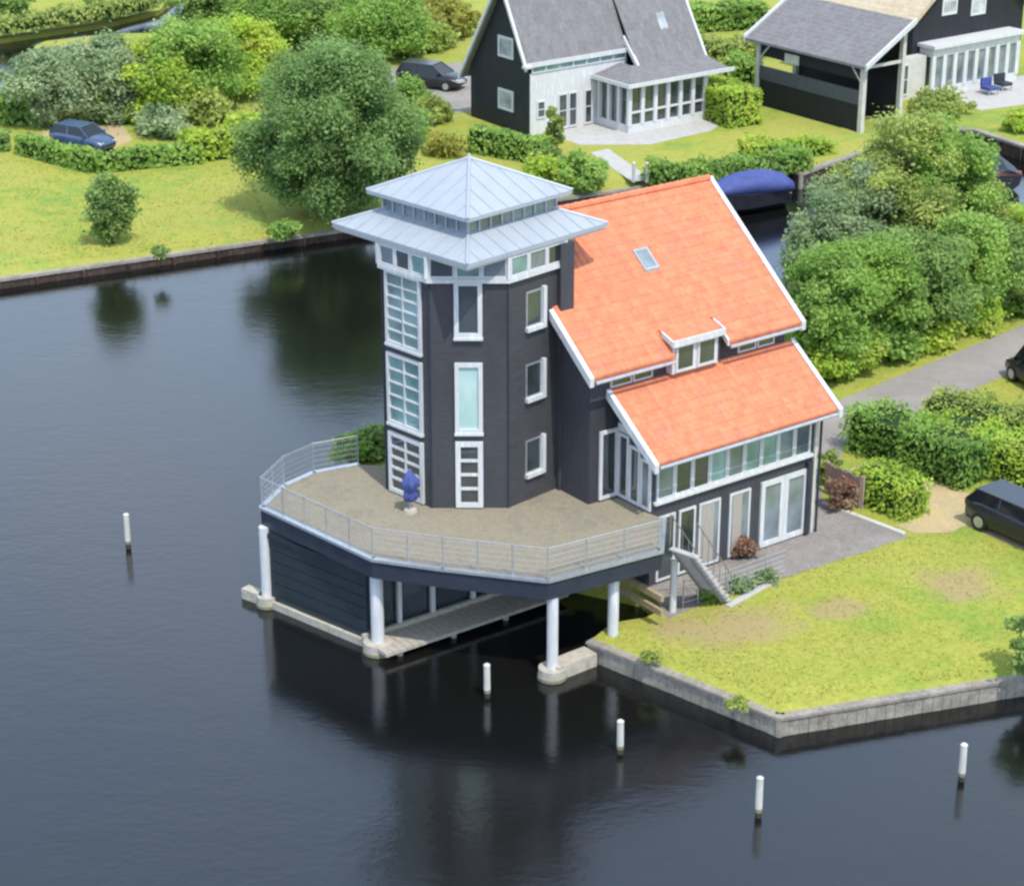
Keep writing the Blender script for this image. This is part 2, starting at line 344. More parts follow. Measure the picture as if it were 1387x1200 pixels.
def dup(root, loc, rz, label=None, group=None, scale=None):
    r = root.copy(); C.objects.link(r); r.location = loc; r.rotation_euler = (0, 0, rz)
    if label: r['label'] = label
    if group: r['group'] = group
    if scale: r.scale = scale
    for ch in list(root.children):
        c = ch.copy(); C.objects.link(c); c.parent = r
        for g in ch.children: d = g.copy(); C.objects.link(d); d.parent = c
    return r
def window(fr, u0, u1, z0, z1, nx, ny, parent, pane=None, fw=.09, mw=.045, proud=.07, fm=None, name='window', sill=False, label=None):
    pane = pane or GL_DARK; fm = fm or WHITE
    m = MB(fr); y0, y1 = -proud, .02
    m.box(u0, u0+fw, y0, y1, z0, z1); m.box(u1-fw, u1, y0, y1, z0, z1)
    m.box(u0+fw, u1-fw, y0, y1, z1-fw, z1); m.box(u0+fw, u1-fw, y0, y1, z0, z0+fw)
    if sill: m.box(u0-.02, u1+.02, y0-.03, y1-.004, z0-.08, z0+.003)
    iw, ih = u1-u0-2*fw, z1-z0-2*fw
    for i in range(1, nx): c = u0+fw+iw*i/nx; m.box(c-mw/2, c+mw/2, y0+.015, y1-.01, z0+fw, z1-fw)
    for j in range(1, ny): c = z0+fw+ih*j/ny; m.box(u0+fw, u1-fw, y0+.022, y1-.012, c-mw/2, c+mw/2)
    o = m.build(name, fm, parent)
    p = MB(fr).box(u0+fw-.01, u1-fw+.01, -.022, .012, z0+fw-.01, z1-fw+.01).build('pane', pane, o)
    if label: o['label'] = label
    return o

# ---------------------------------------------------------------- foliage
def leaf_mesh(name, pts, nrm, size, tint, extra=None, aspect=1.5):
    """one small bent leaf clump quad per point; numpy arrays"""
    n = len(pts); rnd = rng.normal(size=(n, 3)); nr = nrm+rnd*.6; nr /= np.linalg.norm(nr, axis=1, keepdims=True)
    t = np.cross(nr, rng.normal(size=(n, 3))); t /= np.linalg.norm(t, axis=1, keepdims=True); b = np.cross(nr, t)
    sz = (size*(.6+.8*rng.random(n)))[:, None]
    v = np.stack([pts-t*sz*.5*aspect, pts-b*sz*.5, pts+t*sz*.5*aspect, pts+b*sz*.5], 1).reshape(-1, 3)
    me = bpy.data.meshes.new(name)
    ev = np.zeros((0, 3)); 
    me.vertices.add(len(v)); me.vertices.foreach_set('co', v.astype(np.float32).ravel())
    me.loops.add(4*n); me.loops.foreach_set('vertex_index', np.arange(4*n, dtype=np.int32))
    me.polygons.add(n); me.polygons.foreach_set('loop_start', np.arange(0, 4*n, 4, dtype=np.int32))
    me.update(); me.validate()
    at_ = me.attributes.new('tint', 'FLOAT', 'FACE'); at_.data.foreach_set('value', np.clip(tint, 0, 1).astype(np.float32))
    return me
def crown_points(n, blobs, shell=.3):
    """sample leaves in a set of loose clumps (x,y,z,r), thicker towards each clump's upper outside"""
    w_ = np.array([b[3]**2 for b in blobs]); idx = rng.choice(len(blobs), n, p=w_/w_.sum())
    B = np.array([b[:4] for b in blobs])[idx]
    d = rng.normal(size=(n, 3)); d /= np.linalg.norm(d, axis=1, keepdims=True)
    r = shell+(1-shell)*rng.random(n)**.75
    r = r*(1+.18*rng.normal(size=n))
    st = 1+.32*np.abs(rng.normal(size=n))*(rng.random(n) < .12)          # stray sprigs
    # every clump has its own lean and squash, so none reads as a ball
    ax = rng.normal(size=(len(blobs), 3)); ax /= np.linalg.norm(ax, axis=1, keepdims=True); el = .15+.45*rng.random(len(blobs))
    k = (d*ax[idx]).sum(1)[:, None]
    dd = d+ax[idx]*k*el[idx][:, None]
    p = B[:, :3]+dd*(r*st)[:, None]*B[:, 3:4]*np.array([1, 1, .72])
    nn = d*.7+np.array([0, 0, .45]); bt = rng.random(len(blobs)); tint = .12+.55*bt[idx]+.25*rng.random(n)
    return p, nn, tint
def blobs_for(h, r, low=.0, n=26, top=.9, rs=.36):
    """clumps spread over an egg shaped crown from z=low*h to h"""
    out = []; zc = h*(low+1)/2; hz = h*(1-low)/2
    for i in range(n):
        d = rng.normal(size=3); d /= np.linalg.norm(d); k = .38+.5*rng.random()
        rr = r*rs*(.5+.75*rng.random())
        x, y, z = d[0]*r*k, d[1]*r*k, zc+d[2]*hz*min(k+.12, .85)
        wz = 1-.35*max(0, (z-zc)/hz)**2
        out.append((x*wz, y*wz, max(z, rr*.5), rr))
    return out
def tree(name, label, cat, base, h, r, leafm, n, size, low=.15, nb=26, trunk=True, group=None, rs=.36, lean=(0, 0), sq=(1, 1)):
    root = thing(name, label, cat, tuple(base), rng.random()*6.28 if sq == (1, 1) else 0, group)
    bl = blobs_for(h, r, low, int(nb*1.7), rs=rs*.82); bl = [(x*sq[0], y*sq[1], z, q) for x, y, z, q in bl]
    p, d, t = crown_points(n, bl); p[:, 2] = np.maximum(p[:, 2], .05)
    me = leaf_mesh('crown', p, d, size, t); me.materials.append(leafm)
    o = bpy.data.objects.new('crown' if trunk else 'foliage', me); C.objects.link(o); o.parent = root
    m = MB()
    tr = max(.06, h*.022)
    if trunk:
        k = 5; ps = [Vector((0, 0, -.05))]
        for i in range(1, k+1): ps.append(Vector((rng.normal()*.03*h*i/k, rng.normal()*.03*h*i/k, h*.72*i/k)))
        for i in range(k): m.tube(ps[i], ps[i+1], tr*(1-.16*i), tr*(1-.16*(i+1)), 8)
        for bx in bl[:14]:
            s_ = ps[min(k, max(1, int(k*bx[2]/h*.8)))]; e_ = Vector(bx[:3]); mid = (s_+e_)/2+Vector((0, 0, -.04*h))
            m.tube(s_, mid, tr*.45, tr*.3, 6); m.tube(mid, e_, tr*.3, tr*.1, 6)
    else:
        for bx in bl[:10]: m.tube((bx[0]*.15, bx[1]*.15, 0), (bx[0], bx[1], bx[2]), .03, .012, 5)
    ob = bpy.data.meshes.new('trunk' if trunk else 'stems'); ob.from_pydata([tuple(v) for v in m.v], [], m.f); ob.materials.append(BARK)
    oo = bpy.data.objects.new('trunk' if trunk else 'stems', ob); C.objects.link(oo); oo.parent = root
    return root
def hedge(name, label, pts, width, height, leafm, dens=90, size=.13, wob=.12, cat='hedge', group=None, stemm=None):
    """clipped or loose hedge following a polyline on the ground"""
    P = [Vector((p[0], p[1])) for p in pts]; z0 = .8
    root = thing(name, label, cat, (P[0].x, P[0].y, z0), 0, group)
    pos = []; nr = []; tt = []
    m = MB()
    for a, b in zip(P[:-1], P[1:]):
        d = (b-a); L = d.length; d = d/L; s_ = Vector((-d.y, d.x))
        area = L*width+2*L*height+2*width*height; n = int(area*dens)
        k = rng.random(n)*area
        for q in k:
            u = rng.random()*(L+.2)-.1; hh = rng.random()*height; ww = (rng.random()-.5)*width
            if q < L*width: x, y, z, nn = u, ww, height, (0, 0, 1)
            elif q < L*width+L*height: x, y, z, nn = u, -width/2, hh, (s_.x*-1, s_.y*-1, .2)
            elif q < L*width+2*L*height: x, y, z, nn = u, width/2, hh, (s_.x, s_.y, .2)
            elif q < L*width+2*L*height+width*height: x, y, z, nn = 0, ww, hh, (-d.x, -d.y, .2)
            else: x, y, z, nn = L, ww, hh, (d.x, d.y, .2)
            j = rng.normal(size=3)*wob*.5
            lump = wob*1.3*(math.sin(x*2.1+a.x)+math.sin(x*.9+1.3*y+a.y))*.5
            X, Y = a.x+d.x*x+s_.x*y*(1+lump*.3), a.y+d.y*x+s_.y*y*(1+lump*.3)
            pos.append((X+j[0]-P[0].x, Y+j[1]-P[0].y, max(.03, z+j[2]+lump*(z/height)))); nr.append(nn)
            tt.append(.5+.25*math.sin(X*1.3)*math.sin(Y*1.7)+.35*(rng.random()-.5))
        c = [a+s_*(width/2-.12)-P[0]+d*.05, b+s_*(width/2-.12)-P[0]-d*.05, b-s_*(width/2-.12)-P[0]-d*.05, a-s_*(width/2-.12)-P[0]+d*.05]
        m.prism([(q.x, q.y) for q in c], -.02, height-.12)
    me = leaf_mesh('foliage', np.array(pos), np.array(nr), size, np.array(tt)); me.materials.append(leafm)
    o = bpy.data.objects.new('foliage', me); C.objects.link(o); o.parent = root
    ob = bpy.data.meshes.new('core_block'); ob.from_pydata([tuple(v) for v in m.v], [], m.f); ob.materials.append(CORE)  # solid dark green filler block added inside the leaves, not modelled twigs
    oo = bpy.data.objects.new('core_block', ob); C.objects.link(oo); oo.parent = root
    return root
def bush(label, base, h, r, leafm, n=1500, size=.14, group=None, name='shrub', sq=(1, 1)):
    return tree(name, label, 'shrub', base, h, r, leafm, n, size, .0, 14, False, group, rs=.42, sq=sq)

# ================================================================ SETTING
def sheet(name, pts, z, m, zb=None):
    mb = MB()
    if zb is None: mb.add([(p[0], p[1], z) for p in pts], [tuple(range(len(pts)))])
    else: mb.prism([(p[0], p[1]) for p in pts], zb, z)
    return struct(mb.build(name, m))
wm = MB(); wm.add([(-2500, -400, 0), (2500, -400, 0), (2500, 4500, 0), (-2500, 4500, 0)], [(0, 1, 2, 3)])
struct(wm.build('water', WATER))
bedm = MB(); bedm.add([(-2500, -400, -2.5), (2500, -400, -2.5), (2500, 4500, -2.5), (-2500, 4500, -2.5)], [(0, 1, 2, 3)])
def offset_line(pts, d):
    P = [Vector((p[0], p[1])) for p in pts]; out = []
    for i, p in enumerate(P):
        ds = []
        if i > 0: ds.append((P[i]-P[i-1]).normalized())
        if i < len(P)-1: ds.append((P[i+1]-P[i]).normalized())
        n_ = [Vector((-q.y, q.x)) for q in ds]; m_ = sum(n_, Vector((0, 0))).normalized(); k = d/max(.35, m_.dot(n_[0]))
        out.append(Vector((p.x+m_.x*k, p.y+m_.y*k, 0)))
    return out
def bank(name, pts, inner, z0, z1, m):
    mb = MB(); n = len(pts)
    mb.add([(p[0], p[1], z0) for p in pts]+[(p[0], p[1], z1) for p in inner], [(i, i+1, n+i+1, n+i) for i in range(n-1)])
    for k, g in ((0, 1), (n-1, -1)): mb.add([(pts[k][0], pts[k][1], -1), (pts[k][0], pts[k][1], z0), (inner[k][0], inner[k][1], z1), (inner[k][0], inner[k][1], -1)], [(0, 1, 2, 3)])
    return struct(mb.build(name, m))
# far bank with the two neighbouring houses
qa, qb = at(0, 391, 0), at(952, 253, 0)
qd = (qb-qa).normalized(); qL = qa-qd*60
far_q = [qL, qb+qd*4.5]; far_in = offset_line(far_q, 1.7)
bank('far_bank', far_q, far_in, .46, .802, GRASS)
far = [far_in[0], far_in[1], at(1085, 236), at(1262, 172), at(1320, 177), at(1387, 199), at(1470, 240), Vector((60, 100, 0)), Vector((400, 140, 0)), Vector((900, 3500, 0)), Vector((-40, 3500, 0)), Vector((-20, 190, 0)), at(250, -6), at(245, 44), at(150, 46), at(62, 56), at(48, 62), at(30, 90), at(0, 140), at(-120, 200), at(-400, 190)]
sheet('ground', far, .8, GRASS, -2)
far2 = [at(-300, 60), at(0, 44), at(75, 33), at(150, 22), at(215, 6), Vector((-24, 180, 0)), Vector((-45, 3500, 0)), Vector((-900, 3500, 0)), Vector((-400, 160, 0))]
sheet('far_ground', far2, .35, GRASS, -2)
# home island
H0 = at(1102, 718)                       # right front corner of the orange-roofed house
HF = Frame((H0.x, H0.y, 0), TH)
isl_q = offset_line([at(796, 893, 0), at(1054, 998, 0), at(1387, 942, 0), at(1500, 922, 0), Vector((58, 61, 0))], .08); isl_in = offset_line(isl_q, 1.1)
bank('lawn_bank', isl_q, isl_in, .60, .802, GRASS2)
PI_ = isl_in+[ Vector((90, 96, 0)), at(1480, 300), at(1400, 300), at(1340, 316), at(1100, 372), at(1020, 410), Vector((6.5, 84.5, 0)), Vector((-3, 77.5, 0)), Vector((-6.2, 70.5, 0)), Vector((-5.6, 66.3, 0)), Vector((-3.6, 66.5, 0)), Vector((-1.5, 64, 0)), Vector((1.5, 62.5, 0)), HF.pt(-7.3, .3, 0), at(905, 822), at(874, 836)]
sheet('garden_ground', PI_, .8, GRASS2, -2)
def quay(name, label, pts, top=.84, wid=.42, m=QUAY, out=.06, posts=True, cat='quay wall'):
    """plank retaining wall with a capping beam along a polyline; land on the left of travel"""
    root = thing(name, label, cat, (pts[0][0], pts[0][1], 0))
    face = MB(); cap = MB(); pst = MB()
    for a, b in zip(pts[:-1], pts[1:]):
        a = Vector((a[0], a[1])); b = Vector((b[0], b[1])); d = (b-a); L = d.length; d /= L; s_ = Vector((-d.y, d.x))
        fr = Frame((a.x, a.y, 0), math.atan2(d.y, d.x))
        face.fr = cap.fr = pst.fr = fr
        k = 0; n = max(1, int(L/.3)); 
        for i in range(n):
            u0, u1 = L*i/n, L*(i+1)/n; jt = random.uniform(-.012, .012)
            face.box(u0, u1-.012, -out-.03+jt, .05, -1.2, top-.06+random.uniform(-.02, .0))
        cap.box(-.03, L+.03, -out-.09, wid-out, top-(.11 if m is QUAYD else .055), top+.03)
        if posts:
            for i in range(int(L/2.2)+1): u = min(L-.1, .1+i*2.2); pst.tube((u, -out-.14, -1), (u, -out-.14, top-.1), .07, n=8)
    cap.fr = WF
    for a in pts[1:-1]: cap.tube((a[0], a[1], -1.2), (a[0], a[1], top+.04), .13, n=8)
    face.build('planking', m, root); cap.build('capping_beam', QUAY, root)
    if posts and pst.v: pst.build('piles', m, root)
    return root
quay('quay_wall', 'pale weathered plank quay wall edging the lawn in the foreground', isl_q, posts=False, wid=.30, top=.60)
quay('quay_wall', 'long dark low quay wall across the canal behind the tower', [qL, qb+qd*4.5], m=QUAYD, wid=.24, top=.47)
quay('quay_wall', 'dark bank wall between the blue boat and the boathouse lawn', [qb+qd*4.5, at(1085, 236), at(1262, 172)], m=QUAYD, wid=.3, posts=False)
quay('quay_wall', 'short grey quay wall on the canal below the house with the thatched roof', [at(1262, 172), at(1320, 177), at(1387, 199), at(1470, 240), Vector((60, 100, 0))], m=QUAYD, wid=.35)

# terrace, road, path, drive
def hp(u, v): p = HF.pt(u, v, 0); return (p.x, p.y)
sheet('terrace', [at(905, 838), at(960, 815), at(1062, 783), at(1232, 727), at(1117, 684), at(1108, 640), HF.pt(-1, 1, 0), HF.pt(-7.5, 1, 0), at(880, 800)], .806, PAVE)
sheet('road', [at(1085, 590), at(1130, 545), at(1250, 496), at(1387, 440), at(1560, 372), at(1620, 400), at(1387, 498), at(1270, 548), at(1190, 577), at(1150, 600), at(1128, 640), at(1095, 640)], .806, ROADM)
sheet('verge', [at(1118, 538), at(1250, 488), at(1387, 434), at(1387, 415), at(1240, 470), at(1110, 520)], .804, GRASS)
sheet('path', [at(1140, 640), at(1200, 615), at(1330, 676), at(1420, 712), at(1420, 760), at(1330, 722), at(1308, 712), at(1285, 722), at(1240, 722), at(1212, 712), at(1250, 700), at(1262, 668), at(1180, 636)], .806, SAND)
kb = MB(); a, b = at(1114, 682), at(1233, 727); 
d = (b-a).normalized(); fr = Frame((a.x, a.y, 0), math.atan2(d.y, d.x)); kb.fr = fr
for i in range(int((b-a).length/.5)): kb.box(i*.5, i*.5+.485, -.09, .09, .7, .875)
tag(kb.build('kerb', CREAM, None, bevel=.01), 'pale stone kerb along the right side of the paved terrace', 'kerb')
# paving around house two
F2 = Frame((.94, 118.33, 0), TH)
sheet('far_terrace', [F2.pt(1, .3, 0), F2.pt(1.1, -3.4, 0), F2.pt(4.2, -5.6, 0), F2.pt(9, -5.3, 0), F2.pt(12.5, -3.4, 0), F2.pt(12.5, .3, 0)], .806, STONEP)
sheet('far_path', [at(800, 207), at(824, 202), at(882, 243), at(856, 247)], .812, STONEP)
sheet('far_drive', [at(520, 92), at(640, 84), at(640, 150), at(600, 158), at(520, 130)], .806, ROADM)
sheet('parking_bay', [at(30, 196), at(60, 178), at(165, 168), at(180, 190), at(120, 216)], .806, SAND)
F3 = Frame((19.76, 119.01, 0), TH)
sheet('side_terrace', [at(1250, 128), at(1400, 100), at(1400, 140), at(1330, 150)], .806, STONEP)

# ================================================================ MAIN HOUSE
house = thing('waterside_house', 'charcoal boarded waterside house with orange tiled roofs and an octagonal tower', 'house', HF.pt(-4.2, 4, .8), TH)
def hm(): return MB(HF)
UL, UR, V0, V1, VB = -8.35, -.22, 0, 1.7, 10.2      # main body left/right, lean-to front, main front, back
SL = .792
def zr(v): return 7.86+(v-1.2)*SL if v <= 5.96 else 7.86+(5.96-1.2)*SL-(v-5.96)*SL
# main walls (gable prism)
m = hm(); m.side([(V1, .6), (VB, .6), (VB, zr(VB)-.25), (5.96, zr(5.96)-.25), (V1, zr(V1)-.25)], UL, UR, 'x'); m.build('wall', BOARD_G, house)
# front clerestory strip cladding set proud
m = hm(); m.box(UL-.02, UR+.02, V1-.05, V1-.004, 6.8, 7.85); m.build('clerestory_wall', BOARD_H, house)
# lean-to walls: front wall lower storey, dwarf band
ULL = -7.2
m = hm(); m.side([(V0, .6), (V1-.06, .6), (V1-.06, 6.7), (V0, 5.35)], ULL, UR, 'x'); m.build('lean_to_wall', BOARD_H, house)
# roofs
def roofslab(u0, u1, v0, z0, v1, z1, t, name, m_, parent): 
    return hm().slab([(u0, v0, z0), (u1, v0, z0), (u1, v1, z1), (u0, v1, z1)], t).build(name, m_, parent)
m = hm()
m.slab([(-8.66, 1.2, zr(1.2)), (-5.35, 1.2, zr(1.2)), (-5.35, 1.95, zr(1.95)), (-8.66, 1.95, zr(1.95))], .16)
m.slab([(-3.15, 1.2, zr(1.2)), (.05, 1.2, zr(1.2)), (.05, 1.95, zr(1.95)), (-3.15, 1.95, zr(1.95))], .16)
m.slab([(-8.66, 1.95, zr(1.95)), (.05, 1.95, zr(1.95)), (.05, 5.96, zr(5.96)), (-8.66, 5.96, zr(5.96))], .16)
m.slab([(-8.66, 5.96, zr(5.96)), (.05, 5.96, zr(5.96)), (.05, 10.7, zr(10.7)), (-8.66, 10.7, zr(10.7))], .16)
roof = m.build('roof', TILE_O, house)
def courses(u0, u1, v0, z0, v1, z1, parent, step=.34):
    n = round(math.hypot(v1-v0, z1-z0)/step); pts = []
    for k in range(n):
        ta, tb = k/n, (k+1)/n
        pts += [(v0+(v1-v0)*ta, z0+(z1-z0)*ta+.030), (v0+(v1-v0)*tb, z0+(z1-z0)*tb+.012)]
    pts += [(v1, z1-.05), (v0, z0-.05)]
    return hm().side(pts, u0, u1, 'x').build('tile_courses', TILE_O, parent)
courses(-8.64, .03, 1.95, zr(1.95), 5.9, zr(5.9), roof); courses(-8.64, -5.52, 1.17, zr(1.17), 1.95, zr(1.95), roof); courses(-3.05, .03, 1.17, zr(1.17), 1.95, zr(1.95), roof)
rt = MB(HF)
for i in range(26):
    u0 = -8.6+i*.332; a0 = HF.pt(u0, 5.96, zr(5.96)); 
    rt.tube((u0, 5.96, zr(5.96)+.0), (u0+.36, 5.96, zr(5.96)+.012), .12, .135, 8)
rt.build('ridge_tiles', TILE_O, roof)
lroof = hm().slab([(-7.6, -.7, 5.4), (.05, -.7, 5.4), (.05, 1.66, 7.08), (-7.6, 1.66, 7.08)], .14).build('lean_to_roof', TILE_O, house)
courses(-7.58, .03, -.73, 5.38, 1.62, 7.05, lroof)
# barge boards
def barge(u, v0, z0, v1, z1, wdt=.17, hh=.30, parent=None):
    m = hm(); m.add([(u-wdt/2, v0, z0-hh+.07), (u+wdt/2, v0, z0-hh+.07), (u+wdt/2, v1, z1-hh+.07), (u-wdt/2, v1, z1-hh+.07), (u-wdt/2, v0, z0+.07), (u+wdt/2, v0, z0+.07), (u+wdt/2, v1, z1+.07), (u-wdt/2, v1, z1+.07)],
        [(0, 1, 2, 3), (4, 7, 6, 5), (0, 4, 5, 1), (1, 5, 6, 2), (2, 6, 7, 3), (3, 7, 4, 0)])
    return m.build('barge_board', WHITE, parent or house)
barge(-8.73, 1.12, zr(1.12), 3.2, zr(3.2)); barge(.13, 1.12, zr(1.12), 5.96, zr(5.96)); barge(.13, 5.96, zr(5.96), 10.8, zr(10.8)); barge(-8.73, 5.96, zr(5.96), 10.8, zr(10.8))
s2 = (7.08-5.4)/(1.66+.7)
barge(-7.68, -.8, 5.4-.1*s2, 1.62, 7.06); barge(.13, -.8, 5.4-.1*s2, 1.62, 7.06)
# gutters
m = hm(); m.tube((-8.6, 1.10, 7.68), (-5.4, 1.10, 7.68), .06); m.tube((-3.1, 1.10, 7.68), (.0, 1.10, 7.68), .06); m.tube((-7.55, -.78, 5.24), (.0, -.78, 5.24), .06); m.build('gutter', METAL, house)
# corner boards
m = hm(); m.box(UR-.02, UR+.10, -.08, .12, .75, 5.2); m.build('corner_board', CREAM, house)
m = hm(); m.box(UR-.35, UR-.16, -.16, -.04, .75, 3.45); m.tube((UR+.18, -.12, .8), (UR+.18, -.12, 5.2), .045); m.build('downpipe', FASCIA, house)
# skylight
def onroof(u, v, du, dv, name, parent, off=.03):
    z = zr(v); m = hm(); m.slab([(u-du, v-dv, zr(v-dv)+off+.05), (u+du, v-dv, zr(v-dv)+off+.05), (u+du, v+dv, zr(v+dv)+off+.05), (u-du, v+dv, zr(v+dv)+off+.05)], .1)
    o = m.build(name, METAL, parent)
    hm().slab([(u-du+.08, v-dv+.07, zr(v-dv+.07)+off+.062), (u+du-.08, v-dv+.07, zr(v-dv+.07)+off+.062), (u+du-.08, v+dv-.07, zr(v+dv-.07)+off+.062), (u-du+.08, v+dv-.07, zr(v+dv-.07)+off+.062)], .02).build('pane', GL_GREY, o)
onroof(-4.3, 3.95, .30, .33, 'skylight', roof, .05)
# dormer
dm = hm(); dm.box(-5.32, -3.42, 1.35, 2.2, 7.15, 8.22); dorm = dm.build('dormer', WHITE, house)
hm().slab([(-5.42, 1.22, 8.27), (-3.32, 1.22, 8.27), (-3.32, 2.0, 8.53), (-5.42, 2.0, 8.53)], .07).build('dormer_roof', TILE_O, dorm)
m = hm(); m.box(-5.46, -3.28, 1.15, 1.22, 8.12, 8.33); m.beam((-5.45, 1.2, 8.24), (-5.45, 1.75, 8.42), .06, .18); m.beam((-3.29, 1.2, 8.24), (-3.29, 1.75, 8.42), .06, .18); m.build('dormer_fascia', WHITE, dorm)
m = hm(); m.beam((-3.17, 1.12, 7.83), (-3.17, 1.72, 8.3), .08, .2); m.build('dormer_side_board', WHITE, dorm)
m = hm(); m.box(-3.418, -3.33, 1.36, 2.0, 7.2, 8.3); m.build('dormer_cheek', BOARD_G, dorm)
for u0, u1 in ((-5.2, -4.42), (-4.3, -3.52)):
    window(Frame(HF.pt(0, 1.35, 0), TH), u0, u1, 7.2, 8.1, 1, 1, dorm, GL_DARK, .08, proud=.05)
# clerestory windows
CF = Frame(HF.pt(0, V1-.05, 0), TH)
for u0, u1 in ((-7.6, -6.75), (-6.7, -5.9), (-2.3, -1.5), (-1.45, -.7)):
    window(CF, u0, u1, 7.14, 7.72, 1, 1, house, GL_DARK, .06, proud=.05)
# lean-to front glass band
LF = Frame(HF.pt(0, V0, 0), TH)
n = 9; ua, ub = -7.02, -.42
for i in range(n):
    u0 = ua+(ub-ua)*i/n; u1 = ua+(ub-ua)*(i+1)/n
    window(LF, u0+.004, u1-.004, 3.72, 5.12, 1, 1, house, [GL_GREY, GL_DARK, GL_DARK, GL_TEAL, GL_GREY, GL_TEAL, GL_TEAL, GL_GREY, GL_GREY][i], .075, proud=.06)
m = hm(); m.box(ua-.1, ub+.1, -.14, -.01, 3.62, 3.71); m.build('window_sill', WHITE, house)
# ground floor doors and windows
window(LF, -2.55, -1.52, .86, 3.2, 1, 1, house, GL_GREY, .17, name='garden_door', proud=.08)
window(LF, -1.51, -.48, .86, 3.2, 1, 1, house, GL_GREY, .17, name='garden_door', proud=.08)
for i, (u0, u1, p) in enumerate(((-6.95, -6.2, GL_DARK), (-6.05, -5.35, GL_DARK), (-5.2, -4.3, GL_GREY), (-3.9, -3.0, GL_GREY))):
    window(LF, u0, u1, .9, 3.15, 1, 1, house, p, .075, proud=.05)
m = hm(); m.box(-5.1, -4.55, -.03, -.024, 1, 3.05); m.box(-3.75, -3.35, -.03, -.024, 1, 3.05); m.build('curtain', CURT, house)
# lean-to left glazed end wall (faces the deck)
EF = Frame(HF.pt(ULL, V1-.06, 0), TH-math.pi/2)        # u runs from main wall towards the front
window(EF, .02, .56, 3.42, 5.6, 1, 1, house, GL_DARK, .10, proud=.06)
window(EF, .58, 1.12, 3.42, 5.35, 1, 1, house, GL_DARK, .10, proud=.06, name='terrace_door')
window(EF, 1.14, 1.64, 3.42, 5.1, 1, 1, house, GL_GREY, .10, proud=.06)
m = MB(EF); m.box(-.02, 1.66, -.03, .0, 5.64, 5.9); m.build('lintel', WHITE, house)
window(CF, -7.98, -7.24, 3.42, 5.75, 1, 1, house, GL_DARK, .12, proud=.05)

# ---------------------------------------------------------------- tower
TC = Vector((-1.32, 64.37)); SIDE = 2.40; APO = SIDE*1.2071; RAD = SIDE*1.3066
def octa(r, rot=rad(22.5)):
    out = []
    for i in range(8):
        x, y = TC.x+r*math.cos(rot+i*math.pi/4), TC.y+r*math.sin(rot+i*math.pi/4)
        if x < TC.x-2.5: x += .2; y += .2 if y > TC.y else -.2
        out.append((x, y))
    return out
Z0 = 3.35
m = MB(); m.prism(octa(RAD), .2, 11.0); m.build('tower_wall', BOARD_T, house)
# corner beads
m = MB()
for x, y in octa(RAD+.0): m.tube((x, y, 3.3), (x, y, 10.8), .035, n=6)
m.build('tower_corner_bead', FASCIA, house)
m = MB(HF); m.box(-8.42, -7.90, 3.12, 8.5, .3, 11.56); m.build('stair_block', BOARD_G, house)
oc = octa(RAD)
def face(i):     # face between vertex i and i+1 (ccw, seen from outside left->right)
    a, b = oc[i], oc[(i+1) % 8]; return Frame((a[0], a[1], 0), math.atan2(b[1]-a[1], b[0]-a[0]))
FFRONT = FL = FR = None
for i in range(8):
    f = face(i); n_ = Vector((f.s, -f.c))
    if n_.y < -.95: FFRONT = f
    elif n_.y < -.6 and n_.x < 0: FL = f
    elif n_.y < -.6 and n_.x > 0: FR = f
# front face windows
window(FFRONT, .76, 1.62, 9.05, 10.85, 1, 1, house, GL_DARK, .14, proud=.09, sill=True)
o = window(FFRONT, .76, 1.62, 5.92, 8.22, 1, 1, house, MINT, .13, proud=.09, sill=True, label='tall tower window filled by a pale mint blind')
window(FFRONT, .76, 1.62, 3.40, 5.62, 1, 4, house, GL_DARK, .16, .09, proud=.09, name='tower_door')
# left face windows (two columns of panes)
window(FL, .2, 1.8, 8.42, 10.82, 2, 6, house, GL_SAGE, .10, .05, proud=.09, sill=True)
window(FL, .2, 1.8, 5.76, 8.12, 2, 5, house, GL_TEAL, .10, .05, proud=.09, sill=True)
window(FL, .2, 1.8, 3.40, 5.46, 2, 5, house, GL_DARK, .13, .08, proud=.09, name='tower_door')
# right face small windows: deep white reveals
for z0, z1 in ((9.16, 10.30), (6.84, 7.94), (4.28, 5.40)):
    o = window(FR, .76, 1.44, z0, z1, 1, 3, house, GL_DARK, .05, .035, proud=.03, fm=METAL)
    m = MB(FR); m.box(1.44, 1.58, -.12, 0, z0-.14, z1+.05); m.box(.74, 1.44, -.13, 0, z0-.14, z0-.002); m.build('reveal', WHITE, o)
# belvedere: proud octagonal window band
RB = RAD+.14; ob_ = octa(RB)
m = MB(); m.prism(octa(RB), 10.80, 10.93); m.prism(octa(RB-.02), 11.62, 11.8); 
m.build('belvedere_sill', WHITE, house)
m = MB(); m.prism(octa(RB-.13), 10.9, 11.7); m.build('belvedere_core', GL_DARK, house)
for i in range(8):
    a, b = ob_[i], ob_[(i+1) % 8]; L = math.hypot(b[0]-a[0], b[1]-a[1]); f = Frame((a[0], a[1], 0), math.atan2(b[1]-a[1], b[0]-a[0]))
    nrm = Vector((f.s, -f.c)); 
    if nrm.y > .3: continue
    nn = 3
    for k in range(nn):
        p = GL_TEAL if (k+i) % 3 == 0 else GL_GREY if (k+i) % 3 == 1 else GL_DARK
        f2 = Frame(f.pt(0, .09, 0), f.a)
        window(f2, .06+(L-.12)*k/nn+.003, .06+(L-.12)*(k+1)/nn-.003, 10.94, 11.61, 1, 1, house, p, .07, proud=.06, name='belvedere_window')
    MB(f).box(-.06, .06, .0, .12, 10.932, 11.618).build('corner_post', WHITE, house)
